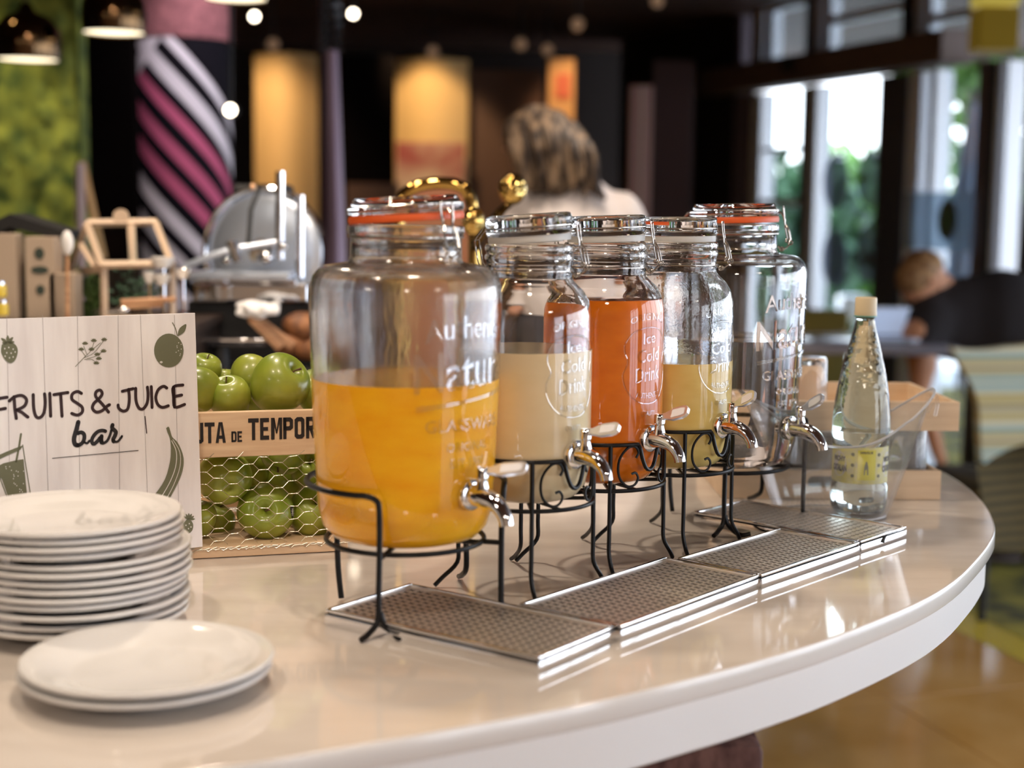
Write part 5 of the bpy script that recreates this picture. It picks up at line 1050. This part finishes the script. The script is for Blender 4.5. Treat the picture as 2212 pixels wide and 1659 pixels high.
# easel pieces
p = at(178, 480, 4.6); t = thing('leaning_easel', (p.x, 4.6, 0), 'pale post with a leaning wooden strip behind the display case', 'easel'); L = V(t.location)
MB().tube([at(166, 500, 4.6)-L-V((0, 0, 1.25)), at(172, 352, 4.6)-L], .016, 4).build('upright', mat('pink_grey', (.34, .25, .25), .6), t, False); MB().tube([at(176, 350, 4.62)-L, at(222, 560, 4.62)-L], .014, 4).build('diagonal_strip', mat('ochre_strip', (.45, .26, .10), .6), t, False)
bp = thing('white_scoop', tuple(at(145, 525, 3.0)), 'white oval scoop left of the glass display case', 'scoop'); MB().ball((0, 0, 0), .024, 18, (.55, .4, 1.05)).build('bowl', porcelain, bp); MB().tube([(0, 0, -.01), (-.006, .01, -.16)], .004, 8).build('handle', wt, bp)
for i, (px, py, sx, lab) in enumerate([(352, 566, 1.3, 'pale glazed cup at the right foot of the case roof'), (322, 598, .7, 'small shining glass drop in front of the plant'), (350, 602, 1.0, 'pinkish pebble shaped dish below the case roof'), (395, 590, 1.0, 'grey shiny dish between the case and the slicer')]):
    p = at(px, py, 3.03); t = thing('small_dish', tuple(p), lab, 'dish'); MB().lathe([(0, -.012), (.010*sx, -.012), (.018*sx, .004), (.019*sx, .010), (.016*sx, .008), (.009*sx, -.007), (0, -.008)], 24).build('bowl', porcelain if i != 3 else chrome, t); MB().tube([(0, 0, -.011), (0, 0, zt2-p.z)], .003, 8).build('stem', chrome, t)
# ================================================================ GOLD FITTINGS behind the jars
gold = mat('polished_gold', (.50, .32, .09), .07, 1); gbm = mat('hammered_gold', (.70, .48, .15), .08, 1)
_v = nod(gbm, 'TexVoronoi'); _v.inputs['Scale'].default_value = 130; _b = nod(gbm, 'Bump'); _b.inputs['Strength'].default_value = .9; _b.inputs['Distance'].default_value = .003; _c = nod(gbm, 'TexCoord'); lk(gbm, _c.outputs['Object'], _v.inputs['Vector']); lk(gbm, _v.outputs['Distance'], _b.inputs['Height']); lk(gbm, _b.outputs[0], gbm.node_tree.nodes['Principled BSDF'].inputs['Normal'])
Yq = 2.95; p = at(950, 560, Yq); gt = thing('brass_tap_tower', (p.x, Yq, BT), 'arched polished gold tube with two hammered gold ball knobs', 'tap tower'); L = V(gt.location)
def G_(x, y, d=0): return at(x, y, Yq+d)-L
MB().tube(smooth_path([G_(862, 700), G_(860, 520), G_(864, 440), G_(890, 408), G_(940, 396), G_(988, 400), G_(1012, 420), G_(1020, 460), G_(1024, 520), G_(1024, 700)], 6), .0125, 16).build('arched_tube', gold, gt)
MB().tube([(G_(862, 700)).xy.to_3d(), G_(862, 690)], .0125, 12).build('column', gold, gt); MB().tube([(G_(1024, 700)).xy.to_3d(), G_(1024, 690)], .0125, 12).build('column', gold, gt)
MB().ball(G_(1107, 408, -.05), 31*2.9/FPX, 32, (1, 1, 1.12)).build('ball_knob', gbm, gt); MB().ball(G_(1022, 478, -.09), 25*2.86/FPX, 32, (1, 1, 1.3)).build('ball_knob', gbm, gt)
MB().tube(smooth_path([G_(1104, 435, -.05), G_(1078, 462, -.05), G_(1040, 510, -.03), G_(1024, 540, 0)], 4), [.008]*4+[.010]*9, 14).build('lever', mat('black_gold', (.10, .06, .02), .12, 1), gt)
MB().lathe([(0, 0), (.05, 0), (.05, .012), (.02, .02), (0, .02)], 28, (G_(943, 600).x, 0, 0)).build('foot', gold, gt)
# brown rounded board seen inside the arch
p = at(950, 470, 3.3); t = thing('copper_panel', (p.x, 3.3, BT), 'copper brown rounded board seen through the gold arch', 'board'); L = V(t.location)
q = [(-.075, 0), (.075, 0), (.075, p.z-BT+.03), (.05, p.z-BT+.058), (0, p.z-BT+.066), (-.05, p.z-BT+.058), (-.075, p.z-BT+.03)]; MB().prism(q, (0, 0, 0), XX, ZZ, .012).build('board_face', mat('copper_brown', (.30, .12, .06), .5), t, False)
# ================================================================ RIGHT SIDE: chair, table, shoe
stripe = mat('striped_fabric', (.6, .6, .4), .85)
_m = stripe; tc = nod(_m, 'TexCoord'); sp_ = nod(_m, 'SeparateXYZ'); ml = nod(_m, 'Math'); ml.operation = 'MULTIPLY'; ml.inputs[1].default_value = 4.2; fr = nod(_m, 'Math'); fr.operation = 'FRACT'; rp = nod(_m, 'ValToRGB')
lk(_m, tc.outputs['Object'], sp_.inputs[0]); lk(_m, sp_.outputs['Z'], ml.inputs[0]); lk(_m, ml.outputs[0], fr.inputs[0]); lk(_m, fr.outputs[0], rp.inputs[0]); lk(_m, rp.outputs[0], _m.node_tree.nodes['Principled BSDF'].inputs['Base Color'])
cr = rp.color_ramp; A_ = (.62, .58, .36, 1); B_ = (.30, .50, .55, 1); C_ = (.50, .42, .16, 1); D_ = (.68, .68, .52, 1); E_ = (.28, .22, .10, 1)
ramp(rp, [(0, A_), (.08, C_), (.12, D_), (.2, E_), (.22, A_), (.33, C_), (.37, D_), (.47, B_), (.52, D_), (.56, B_), (.66, A_), (.72, E_), (.74, D_), (.82, C_), (.86, B_), (.95, D_)])
darkstripe = mat('olive_striped_cloth', (.08, .06, .02), .9)
_m = darkstripe; tc = nod(_m, 'TexCoord'); wv = nod(_m, 'TexWave'); wv.bands_direction = 'Z'; wv.inputs['Scale'].default_value = 9; wv.inputs['Distortion'].default_value = 1.5; rp = nod(_m, 'ValToRGB'); rp.color_ramp.elements[0].color = (.030, .022, .010, 1); rp.color_ramp.elements[1].color = (.13, .10, .035, 1)
lk(_m, tc.outputs['Object'], wv.inputs[0]); lk(_m, wv.outputs[0], rp.inputs[0]); lk(_m, rp.outputs[0], _m.node_tree.nodes['Principled BSDF'].inputs['Base Color'])
Yh = 4.9; p = at(2175, 1000, Yh); ch = thing('upholstered_chair', (p.x, Yh, 0), 'tub chair with a pale striped back panel and dark olive sides', 'chair'); L = V(ch.location)
def chw(x, y, d): return at(x, y, Yh+d)-L
# shell: back that wraps round to the left side, widest at the top
vs = []; nu = 20; nv = 16
def shell(u, v, off):
    # u 0..1 from left wing to right wing, v 0 bottom .. 1 top
    yl = 1190-v*(1190-755)-(8*sin(pi*min(1, u*1.4))*v); x = 2140-50*v**1.5+(2420-2140+50*v**1.5)*u*1.0; d = .30*(2*u-1)**2*-1+.0
    x -= (18*sin(pi*v) if u < .3 else 0)
    return chw(x, yl, -d*.0+.16*(1-(1-u)**2)+off-.10)
for off in (0, .05):
    for j in range(nv+1):
        for i in range(nu+1): vs.append(shell(i/nu, j/nv, off))
fs = []; M_ = (nu+1)*(nv+1); idx = lambda i, j, s: s*M_+j*(nu+1)+i
for j in range(nv):
    for i in range(nu):
        for s in (0, 1): fs.append((idx(i, j, s), idx(i+1, j, s), idx(i+1, j+1, s), idx(i, j+1, s)))
for i in range(nu): fs += [(idx(i, 0, 0), idx(i+1, 0, 0), idx(i+1, 0, 1), idx(i, 0, 1)), (idx(i, nv, 0), idx(i+1, nv, 0), idx(i+1, nv, 1), idx(i, nv, 1))]
for j in range(nv): fs += [(idx(0, j, 0), idx(0, j+1, 0), idx(0, j+1, 1), idx(0, j, 1)), (idx(nu, j, 0), idx(nu, j+1, 0), idx(nu, j+1, 1), idx(nu, j, 1))]
MB().add(vs, fs).build('side_shell', darkstripe, ch)
pts = [(2058, 752), (2120, 757), (2230, 745), (2420, 742), (2420, 985), (2300, 965), (2212, 960), (2150, 985), (2124, 1000), (2118, 940), (2116, 880), (2100, 830), (2078, 790)]
P = [V((x, y, 0)) for x, y in pts]; P = smooth_path(P+[P[0]], 3)[:-1]
fr_ = [chw(q.x, q.y, -.20+.10*(q.x-2058)/360) for q in P]; bk_ = [v+V((0, .06, 0)) for v in fr_]; n = len(P)
MB().add(fr_+bk_, [tuple(range(n)), tuple(range(n, 2*n))[::-1]]+[(i, (i+1) % n, n+(i+1) % n, n+i) for i in range(n)]).build('back_panel', stripe, ch, True, angle=50)
MB().box((.12, .25, .40), (.50, .50, .12), bev=.03).build('seat_cushion', darkstripe, ch)
for sx, sy in ((-.06, .0), (.36, .0), (-.06, .48), (.36, .48)): MB().tube([(sx, sy, .0), (sx, sy, .36)], [.014, .02], 10).build('leg', blackm, ch)
p = onz(2168, 1212, 0); sh = thing('shoe', (p.x, p.y, .004), 'dark shoe with a pale edge on the olive carpet behind the counter end', 'shoe')
b = MB().ball((0, 0, .045), .05, 20, (1.5, 1.0, .85)); b.v = [(v[0], v[1], max(.012, v[2])) for v in b.v]; b.build('upper', mat('dark_leather', (.02, .012, .012), .4), sh)
q = MB().ball((0, 0, .012), .052, 20, (1.55, 1.05, .22)); q.build('sole', mat('pale_sole', (.35, .28, .25), .6), sh)
# table behind the bottle
Yk = 5.6; zt3 = at(1850, 735, Yk).z
tb = thing('cafe_table', (at(1870, 700, Yk).x, Yk+.1, 0), 'cafe table the bending man leans over', 'table'); MB().box((0, 0, zt3-.02), (.62, .60, .035), bev=.008).build('tabletop', mat('grey_blue_top', (.22, .22, .27), .15), tb); MB().tube([(0, 0, .03), (0, 0, zt3-.03)], .035, 14).build('column', blackm, tb); MB().lathe([(0, 0), (.22, 0), (.22, .015), (.04, .03), (0, .03)], 28).build('foot', blackm, tb)
p = at(1930, 690, Yk); t = thing('laptop', (p.x-.01, Yk+.02, zt3), 'thin laptop with a glowing pale blue screen beside the bottle neck', 'laptop')
scm = mat('blue_screen', (.3, .4, .6), .3); scm.node_tree.nodes['Principled BSDF'].inputs['Emission Color'].default_value = (.60, .72, 1, 1); scm.node_tree.nodes['Principled BSDF'].inputs['Emission Strength'].default_value = .4
MB().box((0, -.0, .006), (.20, .14, .010), bev=.003).build('keyboard_base', brush, t); MB().box((0, .075, .065), (.20, .008, .115), bev=.003).build('screen_lid', brush, t); MB().box((0, .070, .066), (.184, .002, .098)).build('display', scm, t, False)
p = at(1770, 740, 6.4); t = thing('olive_armchair', (p.x, 6.4, 0), 'olive yellow armchair seen between the water dispenser and the bottle', 'armchair'); h = at(1770, 668, 6.4).z
om = mat('olive_cloth', (.36, .33, .10), .8); MB().box((-.03, .0, h*.6), (.30, .10, h*.8), bev=.03).build('backrest', om, t); MB().box((-.03, -.22, .38), (.30, .44, .14), bev=.03).build('seat', om, t)
for sx in (-.15, .09):
    for sy in (-.38, 0): MB().tube([(sx, sy, 0), (sx, sy, .32)], .015, 8).build('leg', blackm, t)
pr = at(1838, 655, 9.0); 
for px, w, lab in [(1838, 34, 'white garden seat glowing behind the glass doors'), (1806, 26, 'second pale garden seat low behind the glass doors')]:
    p = at(px, 672, 11.5); t = thing('garden_stool', (p.x, 11.5, -.03), lab, 'stool'); h = at(px, 622 if w > 30 else 700, 11.5).z; b = MB().box((0, 0, h-.12), (w*.006, .3, .2), bev=.03); b.build('seat_shell', porcelain, t)
    for sx in (-.07, .07): MB().tube([(sx, 0, 0), (sx, 0, h-.2)], .012, 8).build('leg', fr_l, t)
# ================================================================ PEOPLE
skin = mat('skin', (.58, .28, .17), .5, Subsurface_Weight=.15, Subsurface_Radius=(.02, .008, .004)); skin_w = mat('skin_warm', (.62, .30, .17), .5)
hairm = mat('ash_blond_hair', (.18, .11, .06), .5); noise_col(hairm, (.022, .012, .007), (.30, .20, .12), 20, (2.2, 2.2, .6), 3, .42, .68)
white = mat('white_cotton', (.74, .66, .62), .85); blackc = mat('charcoal_cotton', (.018, .015, .018), .9); jean = mat('dark_trousers', (.02, .02, .03), .8)
# woman, seen from behind, head bowed and turned to the left
Yw = 4.5; w0 = at(1235, 500, Yw); wo = thing('person', (w0.x, Yw, 0), 'person with ash blond hair and a white T-shirt, back to the camera', 'person')
k = Yw/FPX; hx_, hz_ = (1160-1235)*k, at(1160, 300, Yw).z; sz_ = at(1250, 408, Yw).z
hp = V((w0.x+hx_, Yw-.01, hz_))
nk_ = V((w0.x-.02, Yw+.01, sz_+.01)); S_ = lambda x, y, z: V((w0.x+x, Yw+y, z))
body = [(hp+V((0, -.01, .015)), .088, hp+V((-.012, 0, -.06)), .072), (hp+V((.02, .0, -.06)), .055, nk_, .052),
        (S_(-.12, .0, sz_-.09), .065, S_(.13, .0, sz_-.09), .065), (S_(0, 0, sz_-.10), .10, S_(.01, 0, sz_-.42), .105, (1.35, .8, 1)), (S_(.01, 0, sz_-.42), .105, S_(0, .0, .92), .125, (1.3, .85, 1)),
        (S_(-.15, 0, sz_-.10), .048, S_(-.20, -.03, sz_-.34), .040), (S_(-.20, -.03, sz_-.34), .038, S_(-.24, .14, sz_-.44), .028), (S_(-.24, .14, sz_-.44), .03, S_(-.245, .20, sz_-.45), .022, (1, 1, .7)),
        (S_(.16, 0, sz_-.10), .048, S_(.20, -.02, sz_-.34), .040), (S_(.20, -.02, sz_-.34), .038, S_(.16, .16, sz_-.42), .028), (S_(.16, .16, sz_-.42), .03, S_(.14, .22, sz_-.43), .022, (1, 1, .7)),
        (S_(-.08, 0, .92), .092, S_(-.09, .01, .48), .058), (S_(-.09, .01, .48), .055, S_(-.09, .0, .09), .036), (S_(.08, 0, .92), .092, S_(.09, .01, .48), .058), (S_(.09, .01, .48), .055, S_(.09, .0, .09), .036),
        (S_(-.09, .0, .05), .036, S_(-.09, .16, .035), .028), (S_(.09, .0, .05), .036, S_(.09, .16, .035), .028), (hp+V((-.085, .02, -.02)), .016, hp+V((-.100, .03, -.035)), .012)]
blob('body', body, skin, wo, .014)
sh_ = [(S_(-.02, -.01, sz_-.045), .085, S_(.04, -.01, sz_-.045), .085), (S_(-.135, .0, sz_-.075), .072, S_(.145, .0, sz_-.075), .072), (S_(-.03, 0, sz_-.035), .060, S_(.03, 0, sz_-.035), .060), (S_(-.04, -.01, sz_-.11), .118, S_(.0, 0, sz_-.45), .12, (1.3, .86, 1)), (S_(.04, -.01, sz_-.11), .118, S_(.02, 0, sz_-.45), .12, (1.25, .86, 1)), (S_(-.16, 0, sz_-.10), .062, S_(-.19, -.02, sz_-.24), .055), (S_(.17, 0, sz_-.10), .062, S_(.20, -.02, sz_-.24), .055)]
blob('t_shirt', sh_, white, wo, .014)
blob('trousers', [(S_(-.04, 0, 1.0), .135, S_(.04, 0, .95), .135, (1.15, .9, 1)), (S_(-.08, 0, .92), .105, S_(-.09, .01, .48), .07), (S_(-.09, .01, .48), .068, S_(-.09, .0, .12), .055), (S_(.08, 0, .92), .105, S_(.09, .01, .48), .07), (S_(.09, .01, .48), .068, S_(.09, .0, .12), .055)], jean, wo, .016)
Hp = lambda x, y, d: at(x, y, Yw+d)
hh_ = [(Hp(1158, 282, -.02), .080, Hp(1185, 292, -.04), .084), (Hp(1185, 292, -.04), .082, Hp(1218, 335, -.06), .070), (Hp(1222, 330, -.06), .070, Hp(1254, 372, -.09), .052), (Hp(1254, 372, -.09), .050, Hp(1282, 398, -.11), .026), (Hp(1282, 398, -.11), .024, Hp(1306, 432, -.12), .010),
       (Hp(1165, 310, -.05), .078, Hp(1165, 370, -.06), .060), (Hp(1165, 360, -.06), .055, Hp(1155, 398, -.07), .030), (Hp(1200, 350, -.06), .070, Hp(1205, 395, -.08), .045), (Hp(1125, 285, .02), .058, Hp(1118, 320, .01), .036)]
ho = blob('hair', hh_, hairm, wo, .012, 2)
m = MB(); rnd = random.Random(11); L = V(wo.location)
for i in range(90):
    t = i/89; a = Hp(1100+150*t, 262-38*sin(pi*min(1, t*1.15))+rnd.uniform(0, 18), -.085-.02*rnd.random())-L; e_ = Hp(1122+170*t+rnd.uniform(-8, 8), (408-12*t if t < .6 else 396+30*(t-.6)*2.5)+rnd.uniform(-22, 14), -.12-.02*rnd.random())-L
    mid = a.lerp(e_, .5)+V((.016*(t-.15)+rnd.uniform(-.012, .012), -.018-.02*rnd.random(), .012)); m.tube(smooth_path([a, mid, e_], 5), [.0055]*7+[.005, .004, .003, .0015], 5)
m.build('hair_locks', hairm, wo)
for s in (-.03, .02): MB().ball(hp+V((-.06, .055, .01+s*.0))-L+V((s*.3, s, 0)), .010, 10).build('eye', porcelain, wo)
# man bending to the left, charcoal T-shirt
Ym = 5.75; q0 = at(2100, 700, Ym); mn = thing('person', (q0.x, Ym, 0), 'person in a charcoal T-shirt bending low over the table at the right', 'person')
def Mx(x, y, d=0): return at(x, y, Ym+d)
bodym = [(Mx(1993, 592), .088, Mx(1982, 618, -.01), .075, (1, .9, 1)), (Mx(1978, 622, -.02), .050, Mx(1966, 640, -.02), .030), (Mx(2015, 612, .02), .062, Mx(2050, 640, .04), .068),
         (Mx(2035, 690, .04), .15, Mx(2150, 690, .05), .19, (1, .8, .85)), (Mx(2150, 690, .05), .19, Mx(2260, 790, .05), .17), (Mx(2260, 790, .05), .16, Mx(2300, 900, .05), .17),
         (Mx(1985, 720, -.08), .068, Mx(1993, 790, -.10), .058), (Mx(1993, 790, -.10), .056, Mx(1985, 850, -.12), .040), (Mx(1985, 850, -.12), .038, Mx(2020, 950, -.10), .034), (Mx(2020, 960, -.1), .036, Mx(2035, 1000, -.1), .030, (1, .8, 1)),
         (Mx(2300, 920, .05), .12, Mx(2230, 1040, -.05), .085), (Mx(2230, 1040, -.05), .08, Mx(2260, 1200, .0), .05), (Mx(2340, 920, .15), .12, Mx(2300, 1040, .1), .085), (Mx(2300, 1040, .1), .08, Mx(2320, 1200, .1), .05)]
blob('body', bodym, skin_w, mn, .018)
blob('t_shirt', [(Mx(2020, 668, .04), .125, Mx(2060, 690, .04), .165, (1, .9, 1)), (Mx(2060, 690, .04), .17, Mx(2160, 692, .05), .215, (1, .85, .95)), (Mx(2160, 692, .05), .205, Mx(2270, 800, .05), .19), (Mx(2270, 800, .05), .18, Mx(2290, 880, .05), .185), (Mx(2010, 690, -.03), .105, Mx(1992, 742, -.08), .078)], blackc, mn, .018)
blob('trousers', [(Mx(2290, 900, .05), .17, Mx(2310, 940, .05), .16), (Mx(2300, 930, .05), .13, Mx(2230, 1045, -.05), .095), (Mx(2230, 1045, -.05), .09, Mx(2260, 1190, .0), .06), (Mx(2340, 930, .15), .13, Mx(2300, 1045, .1), .095), (Mx(2300, 1045, .1), .09, Mx(2320, 1190, .1), .06)], jean, mn, .02)
sth = mat('sandy_hair', (.24, .12, .045), .6); noise_col(sth, (.14, .06, .02), (.42, .24, .10), 40)
blob('hair', [(Mx(1988, 582, -.01), .080, Mx(1974, 602, -.02), .072), (Mx(2000, 578, .01), .072, Mx(1995, 590, .02), .075)], sth, mn, .012, 2)
MB().ball(Mx(2012, 608, -.075)-V(mn.location), .022, 12, (.5, .4, 1)).build('ear', skin_w, mn)
